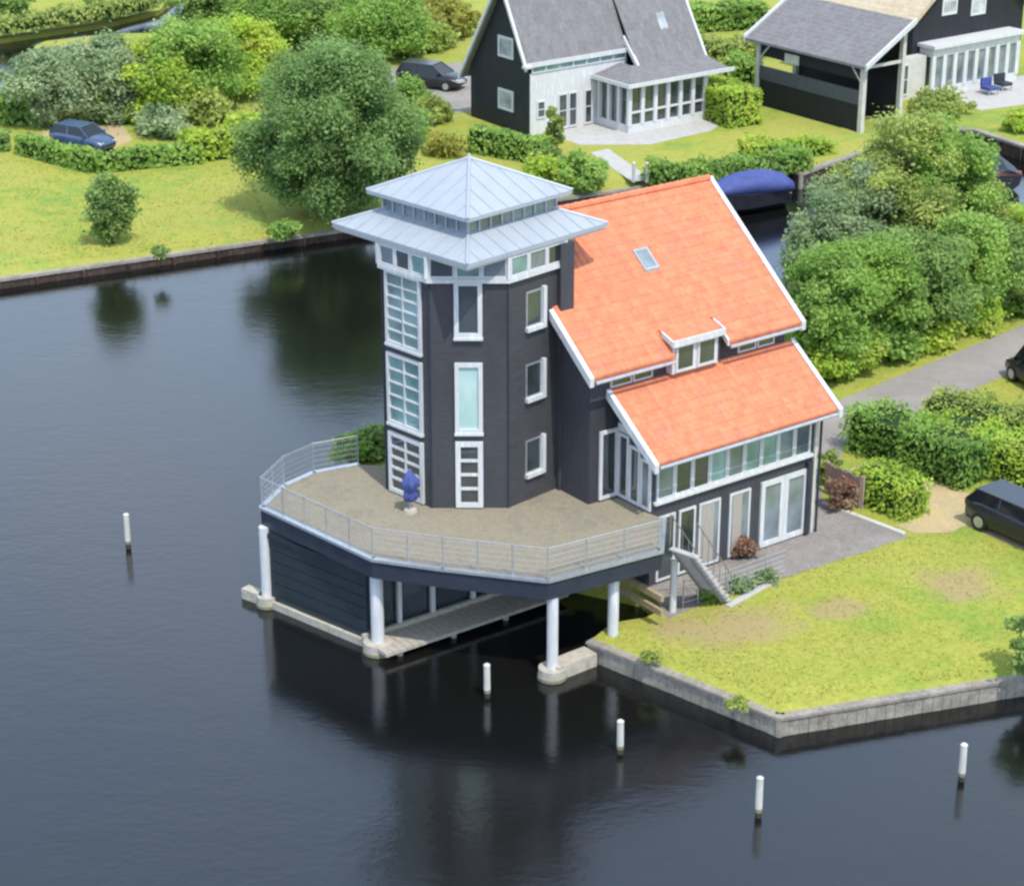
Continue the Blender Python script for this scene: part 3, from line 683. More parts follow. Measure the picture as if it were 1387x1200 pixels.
# two tier square zinc roof, corner towards the viewer
def sq(hd): return [(TC.x+hd, TC.y), (TC.x, TC.y+hd), (TC.x-hd, TC.y), (TC.x, TC.y-hd)]
def hiproof(r0, z0, r1, z1, th, name, parent):
    a = sq(r0); b = sq(r1) if r1 > 0 else None
    m = MB()
    p = [(x, y, z0) for x, y in a]+[(x, y, z0-th) for x, y in a]
    if b:
        p += [(x, y, z1) for x, y in b]
        m.add(p, [(i, (i+1) % 4, 8+(i+1) % 4, 8+i) for i in range(4)]+[(i, 4+i, 4+(i+1) % 4, (i+1) % 4) for i in range(4)]+[(7, 6, 5, 4), (8, 9, 10, 11)])
    else:
        p += [(TC.x, TC.y, z1)]
        m.add(p, [(i, (i+1) % 4, 8) for i in range(4)]+[(i, 4+i, 4+(i+1) % 4, (i+1) % 4) for i in range(4)]+[(7, 6, 5, 4)])
    o = m.build(name, ZINC, parent)
    # standing seams and hips
    sm = MB()
    for i in range(4):
        A = Vector((*a[i], z0)); B_ = Vector((*a[(i+1) % 4], z0)); 
        T0 = Vector((*b[i], z1)) if b else Vector((TC.x, TC.y, z1)); T1 = Vector((*b[(i+1) % 4], z1)) if b else T0
        sm.tube(A, T0, .06, .06, 6)
        nseam = int((B_-A).length/.55)
        mid = (A+B_)/2; inward = (Vector((TC.x, TC.y, 0))-Vector((mid.x, mid.y, 0))).normalized(); run = (Vector((TC.x, TC.y, 0))-Vector((mid.x, mid.y, 0))).length
        ev = (B_-A).normalized(); Lh = (B_-A).length/2
        full = (z1-z0); frac = 1 if not b else (r0-r1)/r0
        for k in range(1, nseam):
            s_ = -Lh+2*Lh*k/nseam; dmax = min(run*frac, run*(1-abs(s_)/Lh))
            p0 = mid+ev*s_; p1 = p0+inward*dmax+Vector((0, 0, full*dmax/(run*frac)))
            sm.beam(p0+Vector((0, 0, .008)), p1+Vector((0, 0, .008)), .02, .03)
    sm.build('seams', ZINC, o); return o
lower = hiproof(4.30, 11.80, 2.55, 12.30, .14, 'tower_roof', house)
m = MB(); m.prism(sq(2.66), 12.1, 12.80); m.build('tower_clerestory', GL_GREY, house)
tcl = [o for o in house.children if o.name.startswith('tower_clerestory')][0]
for i in range(4):
    a, b = sq(2.70)[i], sq(2.70)[(i+1) % 4]
    for k in range(8): t = k/8; MB().tube((a[0]+(b[0]-a[0])*t, a[1]+(b[1]-a[1])*t, 12.2), (a[0]+(b[0]-a[0])*t, a[1]+(b[1]-a[1])*t, 12.8), .035, n=6).build('mullion', METAL, tcl)
upper = hiproof(3.20, 12.86, 0, 13.88, .12, 'tower_roof_cap', house)
m = MB(); m.tube((TC.x, TC.y, 13.8), (TC.x, TC.y, 14.02), .09, .03); m.build('finial', METAL, upper)
# soffit edge
m = MB(); m.prism(sq(4.22), 11.58, 11.655); m.build('tower_soffit', CREAM, house)

# ================================================================ DECK on columns with boathouse
ZD = 3.35
dk = thing('raised_deck', 'raised terrace deck on white columns over the water beside the tower', 'deck', (at(505, 757, ZD).x, at(505, 757, ZD).y, 0))
D = [at(355, 687, ZD), at(505, 757, ZD), at(600, 770, ZD), at(742, 786, ZD), at(895, 746, ZD), HF.pt(-7.15, -.55, ZD), HF.pt(-7.21, -.02, ZD), HF.pt(-7.21, 1.6, ZD), HF.pt(-8.3, 1.8, ZD), HF.pt(-8.3, 4, ZD), Vector((-1.3, 65, ZD)), at(530, 632, ZD), at(485, 629, ZD), at(425, 640, ZD), at(385, 658, ZD)]
D2 = [(p.x, p.y) for p in D]
m = MB(); m.prism(D2, ZD-.10, ZD); m.build('deck_floor', DECKM, dk)
edge = D[:6]; back = [D[12], D[13], D[14], D[0]]
fa = MB(); tr_ = MB()
for a, b in list(zip(edge[:-1], edge[1:]))+list(zip(back[:-1], back[1:])):
    d = (b-a); L = d.length; f = Frame((a.x, a.y, 0), math.atan2(d.y, d.x))
    fa.fr = f; fa.box(-.02, L+.02, -.04, .14, ZD-.62, ZD-.06)
    tr_.fr = f; tr_.box(-.03, L+.03, -.10, .10, ZD-.055, ZD+.035)
fa.build('fascia', FASCIA, dk); tr_.build('edge_trim', METAL, dk)
# railing
rl = MB(); posts = []
def rail_run(pts, mb):
    for a, b in zip(pts[:-1], pts[1:]):
        a = Vector((a.x, a.y, ZD)); b = Vector((b.x, b.y, ZD)); d = b-a; L = d.length; n = max(1, round(L/1.15))
        for k in range(5): h_ = .22+.18*k; mb.tube(a+Vector((0, 0, h_)), b+Vector((0, 0, h_)), .007, n=5)
        mb.tube(a+Vector((0, 0, 1.02)), b+Vector((0, 0, 1.02)), .016, n=6)
        for i in range(n+1): posts.append(a+d*i/n)
rail_run(edge[:5], rl); rail_run(back, rl); rl_o = rl.build('railing', METAL, dk)
seen = []
for p in posts:
    if any((p-q).length < .3 for q in seen): continue
    seen.append(p); MB().tube(p, p+Vector((0, 0, 1.05)), .022, n=6).build('post', METAL, rl_o)
# semi transparent woven screen between the posts, as fine vertical wires
vw = MB()
for a, b in list(zip(edge[:4], edge[1:5]))+list(zip(back[:-1], back[1:])):
    L = (b-a).length; n = int(L/.09)
    for i in range(n): p = a+(b-a)*(i/n); vw.beam((p.x, p.y, ZD+.06), (p.x, p.y, ZD+1.0), .009, .009)
vw.build('railing_wires', METAL, rl_o)
# columns
def column(px, pyb, z0, ztop=2.76, r=.17, foot=True, fr=.38):
    b = at(px, pyb, z0)
    MB().tube((b.x, b.y, z0), (b.x, b.y, ztop), r, r, 20).build('column', WHITE, dk, smooth=False)
    if foot:
        fo = MB().tube((b.x, b.y, -1.5), (b.x, b.y, z0), fr+.03, fr, 16).build('footing', CONC, dk)
        MB().tube((b.x, b.y, -.1), (b.x, b.y, .09), fr+.035, fr+.033, 16).build('waterline_stain', ALGAE, fo)
    return b
c1 = column(362, 806, .35, fr=.33); c2 = column(512, 868, .35, r=.20, fr=.45); c3 = column(748, 903, .35, r=.17, fr=.42)
c4 = column(830, 859, .7, ztop=2.74, foot=False)
cc5 = at(911, 828, .8); MB().tube((cc5.x, cc5.y, .8), (cc5.x, cc5.y, 2.6), .11, n=14).build('column', WHITE, dk)
# connecting concrete beams at water level
m = MB(); m.beam((c3.x, c3.y, .12), (at(800, 885, .3).x, at(800, 885, .3).y, .12), .6, .62); m.build('footing_beam', CONC, dk)
p_ = at(332, 796, .3); m = MB(); m.beam((c1.x, c1.y+.02, .15), (p_.x, p_.y, .15), .35, .4); m.build('footing_beam', CONC, dk)
# boathouse door between c1 and c2, under the deck edge
a = Vector((c1.x, c1.y, 0)); b = Vector((c2.x, c2.y, 0)); d = b-a; L = d.length; fb = Frame((a.x, a.y, 0), math.atan2(d.y, d.x))
m = MB(fb); m.box(.12, L-.16, .03, .12, .25, 2.8)
gw = m.build('boathouse_wall', GARAGE, dk)
m = MB(fb)
for k in range(5): m.box(.35, L-.42, -.008, .028, .55+.38*k, .55+.38*k+.355)
m.box(.2, L-.2, -.06, .028, 2.45, 2.6)
m.build('boathouse_door', GARAGE, dk)
m = MB(fb); m.box(.2, L-.2, -.10, .02, -.3, .24); m.build('boathouse_sill', CONC, dk)
# jetty walkway running back under the deck along the house direction
JF = Frame((c2.x, c2.y, 0), TH)
m = MB(JF)
for k in range(28): m.box(-.25+k*.25, -.25+k*.25+.235, -.85, .35, .22, .33)
m.box(-.3, 6.8, .35, .47, .15, .48)
for k in range(4): m.tube((.4+k*2, -.6, -1), (.4+k*2, -.6, .2), .1)
m.build('under_deck_walkway', RAMPW, dk)
for u in (1.1, 2.35, 3.9, 5.4):
    MB(JF).box(u-.07, u+.07, .40, .52, .48, 2.75).build('column', WHITE, dk)
m = MB(JF); m.box(.3, 6.5, .62, .70, .3, 2.75); m.build('boathouse_glazing', GL_DARK, dk)
m = MB(JF); m.box(.15, .3, .4, 5, .3, 2.75); m.build('boathouse_side_wall', BOARD_H, dk)
# tan beams below right end of the deck
TFa = at(843, 784, 2.0); TFb = at(906, 826, 1.4)
g1 = HF.loc(at(838, 858))
for (x0, y0, x1, y1) in ((838, 778, 0, 0), (838, 797, 0, 0)):
    pa = at(x0, y0, 1.9 if y0 < 790 else 1.3); v_ = HF.pt(*HF.loc(pa)[:2], 0)
    pb = HF.pt(HF.loc(pa)[0], HF.loc(pa)[1]-2.1, pa.z)
    MB().beam(pa, pb, .12, .2).build('timber_beam', TIMB, dk)
m = MB(); q1, q2, q3 = at(835, 862, .8), at(905, 838, .8), HF.pt(-8.3, 1.6, .8)

# stair from deck down to the terrace
st0 = at(925, 741, ZD); st1 = at(972, 812, .8)
dd = Vector((st1.x-st0.x, st1.y-st0.y, 0)); Ls = dd.length; dd.normalize(); fs = Frame((st0.x, st0.y, 0), math.atan2(dd.y, dd.x))
stair = MB(fs); stair.beam((0, -.3, ZD-.32), (Ls, -.3, .66), .05, .10); stair.beam((0, .3, ZD-.32), (Ls, .3, .66), .05, .10)
stair.tube((0, -.48, ZD+.95), (Ls, -.48, 1.8), .02); stair.tube((0, .48, ZD+.95), (Ls, .48, 1.8), .02)
for k in range(7):
    t = k/6; stair.tube((Ls*t, -.48, ZD-.1-(ZD-.9)*t), (Ls*t, -.48, ZD+.95-(ZD-.85)*t), .014, n=6); stair.tube((Ls*t, .48, ZD-.1-(ZD-.9)*t), (Ls*t, .48, ZD+.95-(ZD-.85)*t), .014, n=6)
stair_o = stair.build('staircase', PLANKD, dk)
for k in range(12):
    t = (k+.5)/12; z = ZD-(ZD-.8)*(k+1)/13
    MB(fs).box(Ls*t-.11, Ls*t+.11, -.5, .5, z-.045, z).build('step', STONEP, stair_o)

# folded blue parasol on the deck by the tower's left face
pp = at(556, 693, ZD); par = thing('folded_parasol', 'folded blue parasol standing on the deck against the tower window', 'parasol', tuple(pp))
m = MB(); m.tube(pp, pp+Vector((0, 0, 1.45)), .025); m.build('pole', METAL, par)
m = MB(); m.tube(pp, pp+Vector((0, 0, .10)), .22, .2, 12); m.build('base', CONC, par)
rings = []
for z, r in ((.35, .08), (.42, .18), (.6, .22), (.75, .14), (.88, .26), (1.05, .25), (1.25, .15), (1.42, .04)):
    rings.append([(pp.x+r*(1+.22*math.cos(5*t))*math.cos(t), pp.y+r*(1+.22*math.cos(5*t))*math.sin(t), ZD+z) for t in [2*math.pi*i/20 for i in range(20)]])
MB().loft(rings).build('canopy', BLUEC, par, smooth=True)

# mooring posts in the water
def mooring(px, pyb, pyt, label):
    b = at(px, pyb, 0); h_ = hgt(px, pyb, pyt, 0)
    r = thing('mooring_post', label, 'mooring post', tuple(b), 0, 'white mooring posts in the water')
    lx, ly = rng.normal()*.025, rng.normal()*.02; q = lambda z: (b.x+lx*z, b.y+ly*z, z)
    MB().tube(q(-1.5), q(.16), .088, .09, 14).build('pile', QUAYD, r)
    MB().tube(q(.16), q(.27), .099, .099, 14).build('algae_band', ALGAE, r)
    MB().tube(q(.27), q(h_), .10, .095, 14).build('sleeve', CREAM, r)
    MB().tube(q(h_), q(h_+.04), .105, .06, 14).build('cap', CREAM, r)
mooring(174, 742, 697, 'white mooring post standing alone in the open water left of the deck')
mooring(660, 944, 900, 'white mooring post in dark water between the two tall deck columns')
mooring(840, 1020, 976, 'white mooring post right of the deck corner column and below the lawn quay')
mooring(1027, 1106, 1054, 'white mooring post lowest in view, below the corner of the quay wall')
mooring(1302, 1057, 1008, 'rightmost white mooring post, out in the water beyond the quay')

# ================================================================ NEIGHBOUR HOUSE (grey roof)
h2 = thing('gabled_house', 'black and white house with a steep grey roof and a white sunroom', 'house', F2.pt(3, 2, .8), TH)
def m2(): return MB(F2)
AP = (2.2, 9.3)     # ridge v, z
def z2(v): return 5.25+(AP[1]-5.25)/AP[0]*v if v <= AP[0] else AP[1]-(v-AP[0])*1.56
m = m2(); m.side([(0, .6), (5.6, .6), (5.6, z2(5.6)-.15), (AP[0], AP[1]-.2), (0, 5.1)], 0, 11.6, 'x'); m.build('wall', BOARD_B, h2)
m = m2(); m.box(.06, 7.0, -.06, -.005, .6, 4.3); m.build('white_wall', WHITE, h2)
zs = lambda v: AP[1]-(AP[0]-v)*1.5
rf = m2()
rf.slab([(-.35, -.15, z2(-.15)), (6.9, -.15, z2(-.15)), (6.9, AP[0], AP[1]), (-.35, AP[0], AP[1])], .16)
rf.slab([(6.9, -1.3, 3.95), (11.9, -1.3, 3.95), (11.9, AP[0], AP[1]), (6.9, AP[0], AP[1])], .16)
rf.slab([(-.35, AP[0], AP[1]), (11.9, AP[0], AP[1]), (11.9, 6.1, z2(6.1)), (-.35, 6.1, z2(6.1))], .16)
rf2 = rf.build('roof', TILE_G, h2)
def bb(a, b, w_=.16, h_=.30): m2().beam(a, b, w_, h_).build('barge_board', WHITE, h2)
bb((-.42, -.3, z2(-.3)-.02), (-.42, AP[0], AP[1])); bb((-.42, 6.2, z2(6.2)), (-.42, AP[0], AP[1])); bb((11.98, -1.35, 3.9), (11.98, AP[0], AP[1])); bb((6.86, -1.3, 4.0), (6.86, .05, 5.45), .16, .32)
m2().box(-.3, 6.85, -.26, -.18, z2(-.15)-.28, z2(-.15)-.02).build('fascia', WHITE, h2); m2().box(-.6, -.1, -.5, -.15, 4.72, 4.86).build('eave_return', WHITE, h2); m2().box(-.62, -.1, 5.95, 6.3, z2(6.2)-.3, z2(6.2)-.16).build('eave_return', WHITE, h2)
def z2b(v): return 3.95+(AP[1]-3.95)*(v+1.3)/(AP[0]+1.3)
m = m2().slab([(9.4, -.2, z2b(-.2)+.1), (10.0, -.2, z2b(-.2)+.1), (10.0, .35, z2b(.35)+.1), (9.4, .35, z2b(.35)+.1)], .12); m.build('skylight', GL_PALE, rf2)
G2 = Frame(F2.pt(0, 5.6, 0), TH-math.pi/2)
window(G2, 2.75, 4.2, 4.85, 6.05, 1, 1, h2, GL_PALE, .14); window(G2, 2.75, 4.2, 1.85, 3.05, 1, 1, h2, GL_PALE, .14)
for i in range(7): window(Frame(F2.pt(0, -.06, 0), TH), .15+i*.97, .15+i*.97+.95, 4.32, 4.98, 1, 1, h2, GL_TEAL, .06)
for u0, u1, z0, z1 in ((.5, 1.1, 1.7, 2.7), (2.0, 2.7, .9, 2.9), (2.75, 3.4, .9, 2.9), (3.9, 4.5, .9, 2.9)): window(Frame(F2.pt(0, -.06, 0), TH), u0, u1, z0, z1, 1, 2, h2, GL_DARK, .09)
# sunroom
m = m2(); m.box(4.8, 10.6, -3.0, 0, .6, 1.25); m.box(4.8, 10.6, -3.0, 0, 3.35, 3.62); sr = m.build('sunroom', WHITE, h2)
m2().box(4.95, 10.45, -2.9, 0, .9, 3.5).build('sunroom_glazing', GL_DARK, sr)
for i in range(7): u = 4.88+i*.94; m2().box(u-.13, u+.13, -3.04, -2.85, 1.2, 3.4).build('mullion', WHITE, sr)
for i in range(1, 4): v = -3+i*.9; m2().box(4.76, 4.95, v-.12, v+.12, 1.2, 3.4).build('mullion', WHITE, sr)
m = m2(); m.box(4.9, 10.5, -3.02, -2.9, 1.9, 2.0); m.build('transom', WHITE, sr)
m2().slab([(4.45, -3.4, 3.68), (11.95, -3.4, 3.68), (11.95, -1.1, 4.12), (6.5, -1.1, 4.12)], .1).build('sunroom_roof', TILE_G, h2)
m2().slab([(4.45, -3.4, 3.68), (6.5, -1.1, 4.12), (6.5, -.1, 4.12), (4.45, -.1, 3.68)], .1).build('sunroom_roof', TILE_G, h2)
m = m2(); m.box(4.35, 12.3, -3.5, -3.4, 3.5, 3.72); m.box(4.35, 4.45, -3.4, 0, 3.5, 3.72); m.build('sunroom_fascia', WHITE, h2)

# ================================================================ THATCHED HOUSE with boathouse
h3 = thing('thatched_house', 'dark timber house with a tan thatched roof and a white conservatory, at the upper right', 'house', F3.pt(10, 8, .8), TH)
def m3(): return MB(F3)
def hitv(px, py, v):
    o = F3.pt(0, v, 0); d = ray(px, py); det = d[0]*(-F3.s)+d[1]*F3.c; t = (o.x*(-F3.s)+o.y*F3.c)/det
    X, Y, Z = d[0]*t, d[1]*t, CAM_H+d[2]*t; return F3.loc((X, Y, Z))
ue, _, ze = hitv(1236, 30, 4.4); ut, _, zt = hitv(1262, -2, 4.4)
zc0 = hitv(1255, 62, 4.7)[2]
sl3 = (zt-ze)/(ut-ue)
ridge_u = ue+5.4; rz_ = ze+sl3*5.4
m = m3(); m.side([(ue+.5, .6), (ue+10.3, .6), (ue+10.3, ze+.2), (ridge_u, rz_-.3), (ue+.5, ze+.2)], 4.75, 13, 'y'); m.build('wall', BOARD_B, h3)
m = m3(); m.slab([(ue, 4.3, ze), (ridge_u, 4.3, rz_), (ridge_u, 13.5, rz_), (ue, 13.5, ze)], .35); m.slab([(ue+10.8, 4.3, ze), (ridge_u, 4.3, rz_), (ridge_u, 13.5, rz_), (ue+10.8, 13.5, ze)][::-1], .35); m.build('roof', THATCH, h3)
T3 = Frame(F3.pt(0, 4.75, 0), TH)
for px in (1276, 1315):
    u_, _, z_ = hitv(px, 20, 4.7); window(T3, u_, u_+1.3, z_-.1, z_+2.2, 2, 3, h3, GL_PALE, .14)
ucl = hitv(1250, 125, 4.2)[0]; ucr = hitv(1366, 112, 4.2)[0]
m = m3(); m.box(ucl, ucr, 3.6, 4.7, .7, 1.3); m.box(ucl, ucr, 3.6, 4.7, 3.2, 3.75); m.box(ucl-.2, ucr+.2, 3.3, 4.74, 3.75, 3.95); con = m.build('conservatory', WHITE, h3)
m3().box(ucl+.1, ucr-.1, 3.7, 4.7, .9, 3.4).build('conservatory_glazing', GL_GREY, con)
nn = 8
for i in range(nn+1): u = ucl+.12+(ucr-ucl-.24)*i/nn; m3().box(u-.16, u+.16, 3.56, 3.72, 1.2, 3.3).build('mullion', WHITE, con)
# link wing between boathouse and conservatory
m = m3(); m.box(3.2, ucl-.1, 4.0, 4.7, .7, 3.3); m.build('link_wall', CREAM, h3)
for u in (4.2, 5.6, 7.0): window(Frame(F3.pt(0, 4.0, 0), TH), u, u+.9, 1.1, 3.0, 1, 2, h3, GL_DARK, .1)
# boathouse
bh = thing('boathouse', 'open fronted boathouse with a grey slate lean-to roof on white posts', 'boathouse', F3.pt(1, 4, 0), TH)
m = m3(); m.slab([(-.45, -.55, 4.68), (-.45, 9.4, 4.68), (3.3, 9.4, 6.85), (3.3, -.55, 6.85)], .14); m.build('roof', TILE_G, bh)
for v in (-.62, 9.48): m3().beam((-.5, v, 4.66), (3.3, v, 6.86), .14, .30).build('barge_board', WHITE, bh)
for v in (0, 8.6):
    m3().box(-.14, .14, v-.14, v+.14, -1, 4.6).build('post', CREAM, bh); m3().box(2.9, 3.15, v-.14, v+.14, -1, 6.4).build('post', CREAM, bh)
    m3().beam((.0, v+(.1 if v == 0 else -.1), 3.6), (0, v+(.95 if v == 0 else -.95), 4.5), .12, .14).build('brace', CREAM, bh)
    m3().beam((0, v, 4.5), (3.0, v, 4.5), .14, .16).build('tie_beam', CREAM, bh)
m = m3(); m.box(3.15, 3.25, 0, 9, .2, 6.4); m.build('back_wall', BOARD_B, bh)
m = m3(); m.box(-.08, .08, .2, 8.5, 2.35, 3.15); m.build('side_panel', mat('slate_blue_panel', (.085, .09, .10), (.06, .065, .075), 3, .6), bh)
m = m3(); m.box(-.02, .08, .2, 8.5, .2, 2.35); m.box(-.02, .08, .2, 8.5, 3.75, 4.5); m.build('painted_shade', BOARD_B, bh)  # dark sheets across the opening, standing in for the shade inside the boathouse
m = m3(); m.box(-.04, -.025, 5.2, 6.4, 3.7, 4.25); m.build('white_panel', CREAM, bh)

# ================================================================ BOATS
def hull(mb, L, W, H_, z0=0, sheer=.25, n=9, tr=.75):
    rings = []
    for i in range(n+1):
        t = i/n; x = -L/2+L*t; wb = W/2*(tr+(1-tr)*min(1, t*2.2)) if t < .45 else W/2*(1-((t-.45)/.55)**2.2)
        wb = max(wb, .02); s_ = sheer*max(0, (t-.4)/.6)**2
        rings.append([(x, -wb, z0+H_+s_), (x, -wb*.86, z0+H_*.35), (x, 0, z0-.25+s_*.6), (x, wb*.86, z0+H_*.35), (x, wb, z0+H_+s_)])
    return mb.loft(rings), rings
b1 = at(1012, 290, 0); BA = math.atan2(qd.y, qd.x)
bf = Frame((b1.x-.25, b1.y+.5, 0), BA+math.pi)
boat = thing('motor_boat', 'dark motor boat under a blue canvas cover moored beside the far quay', 'boat', tuple(bf.o), bf.a)
m = MB(bf); hull(m, 5.0, 2.4, 1.15); m.build('hull', mat('dark_hull', (.03, .03, .04), (.02, .02, .026), 3, .3), boat)
m = MB(bf); rings = []
for i in range(9):
    t = i/8; x = -2.45+4.5*t; w_ = 1.2*(1-.5*t*t); top = 1.15+.85*math.sin(math.pi*min(1, .18+.75*t))
    rings.append([(x, -w_, 1.16), (x, -w_*.85, top*.85+.12), (x, 0, top+.12), (x, w_*.85, top*.85+.12), (x, w_, 1.16)])
m.loft(rings); m.build('canvas_cover', BLUEC, boat, smooth=True)
m = MB(bf); m.box(-2.5, 1.0, -1.17, -1.13, .88, 1.0); m.build('rubbing_strake', CREAM, boat)
b2 = at(1335, 238, 0); bf = Frame((b2.x, b2.y, 0), rad(100))
boat2 = thing('sloop', 'small dark sloop with a navy cover moored by the right edge of the photo', 'boat', tuple(bf.o), bf.a)
m = MB(bf); hull(m, 6, 2.1, .8); m.build('hull', MATS['dark_hull'], boat2)
m = MB(bf); m.loft([[(x, -w_, .82), (x, 0, .82+h_), (x, w_, .82)] for x, w_, h_ in ((-2.9, .75, .3), (-1.5, .98, .75), (.4, .95, .8), (1.6, .75, .45), (2.5, .3, .2))]); m.build('canvas_cover', FASCIA, boat2)
m = MB(bf); m.box(-2.9, -2.7, -.8, .8, .8, .95); m.build('stern_trim', REDB, boat2)

# ================================================================ CARS
PAINT = mat('black_car_paint', (.018, .02, .026), (.014, .016, .02), 2, .3, .4)
CARGL = mat('car_glass', (.012, .014, .017), None, 3, .08, .5)
PAINTB = mat('blue_grey_car_paint', (.06, .10, .20), (.045, .075, .15), 2, .25, .6)
for pm in (PAINT, PAINTB): pm.node_tree.nodes['Principled BSDF'].inputs['Coat Weight'].default_value = .25
RIM = mat('alloy_rim', (.6, .6, .6), (.45, .45, .45), 4, .3, .5, .7)
LAMP = mat('lamp_lens', (.7, .7, .72), (.5, .5, .5), 4, .1, .8); TAIL = mat('tail_lens', (.35, .02, .02), (.25, .02, .02), 4, .15, .8)
def car(name, label, loc, rz, paint, L=4.3, W=1.76, H_=1.5, group=None, van=False):
    fr = Frame(tuple(loc), rz); root = thing(name, label, 'car', tuple(loc), rz, group)
    # body lower: stations along x with half width, bottom, shoulder
    def ring(x, w_, zb, zs, zt): return [(x, -w_*.92, zb), (x, -w_, zb+.18), (x, -w_, zs-.12), (x, -w_*.93, zs), (x, -w_*.5, zt), (x, w_*.5, zt), (x, w_*.93, zs), (x, w_, zs-.12), (x, w_, zb+.18), (x, w_*.92, zb)]
    hw = W/2; st = [(-L/2, .74, .38, .78, .80), (-L/2+.12, .9, .26, .92, .95), (-L*.3, 1, .2, .95, 1.0), (0, 1, .2, .93, .98), (L*.22, 1, .2, .9, .96), (L*.36, .97, .2, .82, .88), (L/2-.14, .86, .26, .68, .74), (L/2, .66, .36, .58, .62)]
    m = MB(fr); m.loft([ring(x, hw*k, zb, zs, zt) for x, k, zb, zs, zt in st]); body = m.build('body', paint, root, smooth=True, bevel=0)
    # greenhouse
    x0, x1, x2, x3 = (-L/2+.1, -L/2+.45, L*.08, L*.27)
    if van: x0, x1, x2, x3 = (-L/2+.05, -L/2+.15, L*.2, L*.34)
    def gr(x, w_, z): return [(x, -w_, .9), (x, -w_, z), (x, w_, z), (x, w_, .9)]
    a, b_ = hw*.90, hw*.72
    m = MB(fr); m.add([(x0, -a, .92), (x3, -a, .90), (x3, a, .90), (x0, a, .92), (x1, -b_, H_-.04), (x2, -b_, H_-.04), (x2, b_, H_-.04), (x1, b_, H_-.04)], [(0, 1, 5, 4), (1, 2, 6, 5), (2, 3, 7, 6), (3, 0, 4, 7), (4, 5, 6, 7)])
    m.build('windows', CARGL, root)
    m = MB(fr); m.slab([(x1-.06, -b_-.02, H_), (x2+.04, -b_-.02, H_), (x2+.04, b_+.02, H_), (x1-.06, b_+.02, H_)], .06)
    for s_ in (-1, 1):
        for xa, za, xb, zb in ((x0, .92, x1, H_-.03), (x3, .90, x2, H_-.03), ((x1+x2)/2+.05, .92, (x1+x2)/2, H_-.03)): m.beam((xa, s_*a*1.005, za), (xb, s_*b_*1.005, zb), .06, .07)
    m.build('roof', paint, root, bevel=.02)
    for sx in (-L*.31, L*.32):
        for s_ in (-1, 1):
            wv = MB(fr).tube((sx, s_*(hw-.2), .32), (sx, s_*(hw+.01), .32), .32, n=20).build('wheel', RUBBER, root)
            MB(fr).tube((sx, s_*(hw-.05), .32), (sx, s_*(hw+.02), .32), .20, n=14).build('rim', RIM, wv)
    for s_ in (-1, 1):
        MB(fr).box(L/2-.2, L/2-.06, s_*hw*.6-.16, s_*hw*.6+.16, .56, .68).build('headlight', LAMP, root)
        MB(fr).box(-L/2-.0, -L/2+.09, s_*hw*.68-.1, s_*hw*.68+.1, .66, .88).build('tail_light', TAIL, root)
        MB(fr).box(L*.2-.05, L*.2+.08, s_*(hw+.02)-.09, s_*(hw+.02)+.09, .92, 1.04).build('mirror', paint, root)
    return root
c_ = at(1372, 738); car('parked_car', 'black hatchback parked beside the lawn at the right edge', (c_.x+.55, c_.y+.55, .81), math.atan2(*(HF.pt(0, 1, 0)-HF.pt(0, 0, 0)).yx)+math.pi, PAINT, 4.3, 1.76, 1.36)
c_ = at(114, 203); car('parked_car', 'blue grey car parked behind the low hedge at the upper left', (c_.x, c_.y, .81), rad(-30), PAINTB, 3.7, 1.65, 1.42)
c_ = at(585, 118); car('parked_car', 'black car parked in the drive left of the gabled house', (c_.x, c_.y, .81), rad(-25), PAINT)
c_ = at(1424, 530); car('parked_car', 'dark tall car cut off by the right edge beside the road', (c_.x, c_.y, .81), rad(110), PAINT, 4.6, 1.85, 1.9, van=True)

# ================================================================ VEGETATION
G1 = 'trees and shrubs on the far bank'
tree('shade_tree', 'large round deciduous tree on the far bank just left of the tower roof', 'tree', at(450, 290), hgt(450, 290, 56), 4.9, L_BIG, 150000, .12, .0, 110, rs=.25)
tree('young_tree', 'small slender young tree standing alone on the far lawn', 'tree', at(152, 330), hgt(152, 330, 236), 1.0, L_DEEP, 9000, .13, .04, 30, rs=.62)
T = [  # px, base py, top py, radius, leaf, label
 (70, 165, 62, 2.9, L_GREY, 'greyish bushy tree nearest the water channel at the upper left corner'),
 (150, 160, 52, 3.0, L_GREY, 'silvery green tree second from the left in the upper left row'),
 (205, 158, 60, 2.9, L_LIME, 'bright lime green tree in the middle of the upper left row'),
 (262, 150, 22, 3.2, L_MID, 'tall dark green tree in the upper left row beyond the car'),
 (318, 128, 20, 2.9, L_LIME, 'light yellow green tree right of the dark one in the upper left row'),
 (380, 60, -30, 3.6, L_MID, 'tree behind the big round tree, cut by the top edge'),
 (455, 62, -30, 3.6, L_DEEP, 'tree above the big round tree at the top edge'),
 (520, 78, -15, 3.3, L_MID, 'tree at the top edge left of the golden bushes'),
 (300, 40, -45, 3.2, L_DEEP, 'dark tree at the top edge behind the upper left row')]
for px, pb, pt, r_, lm, lab in T:
    tree('broadleaf_tree', lab, 'tree', at(px, pb), hgt(px, pb, pt), r_*1.1, lm, 34000, .15, .0, 42, group=G1, rs=.31)
hedge('hedge', 'bright green long low hedge behind the parked blue grey car', [at(-20, 165), at(80, 168), at(170, 160)], 1.6, 1.5, L_MID, 50, .22, .25)
hedge('hedge', 'clipped V shaped hedge in front of the parked blue grey car', [at(32, 208), at(130, 233), at(200, 226), at(270, 220)], 1.0, 1.0, L_MID, 60, .18, .08)
hedge('hedge', 'short dark hedge end at the left edge beside the far lawn', [at(-40, 205), at(12, 203)], 1.0, 1.0, L_DEEP, 60, .18, .08)
hedge('hedge', 'lime green loose hedge right of the V shaped hedge', [at(255, 218), at(330, 208)], 1.6, 1.3, L_LIME, 60, .2, .2)
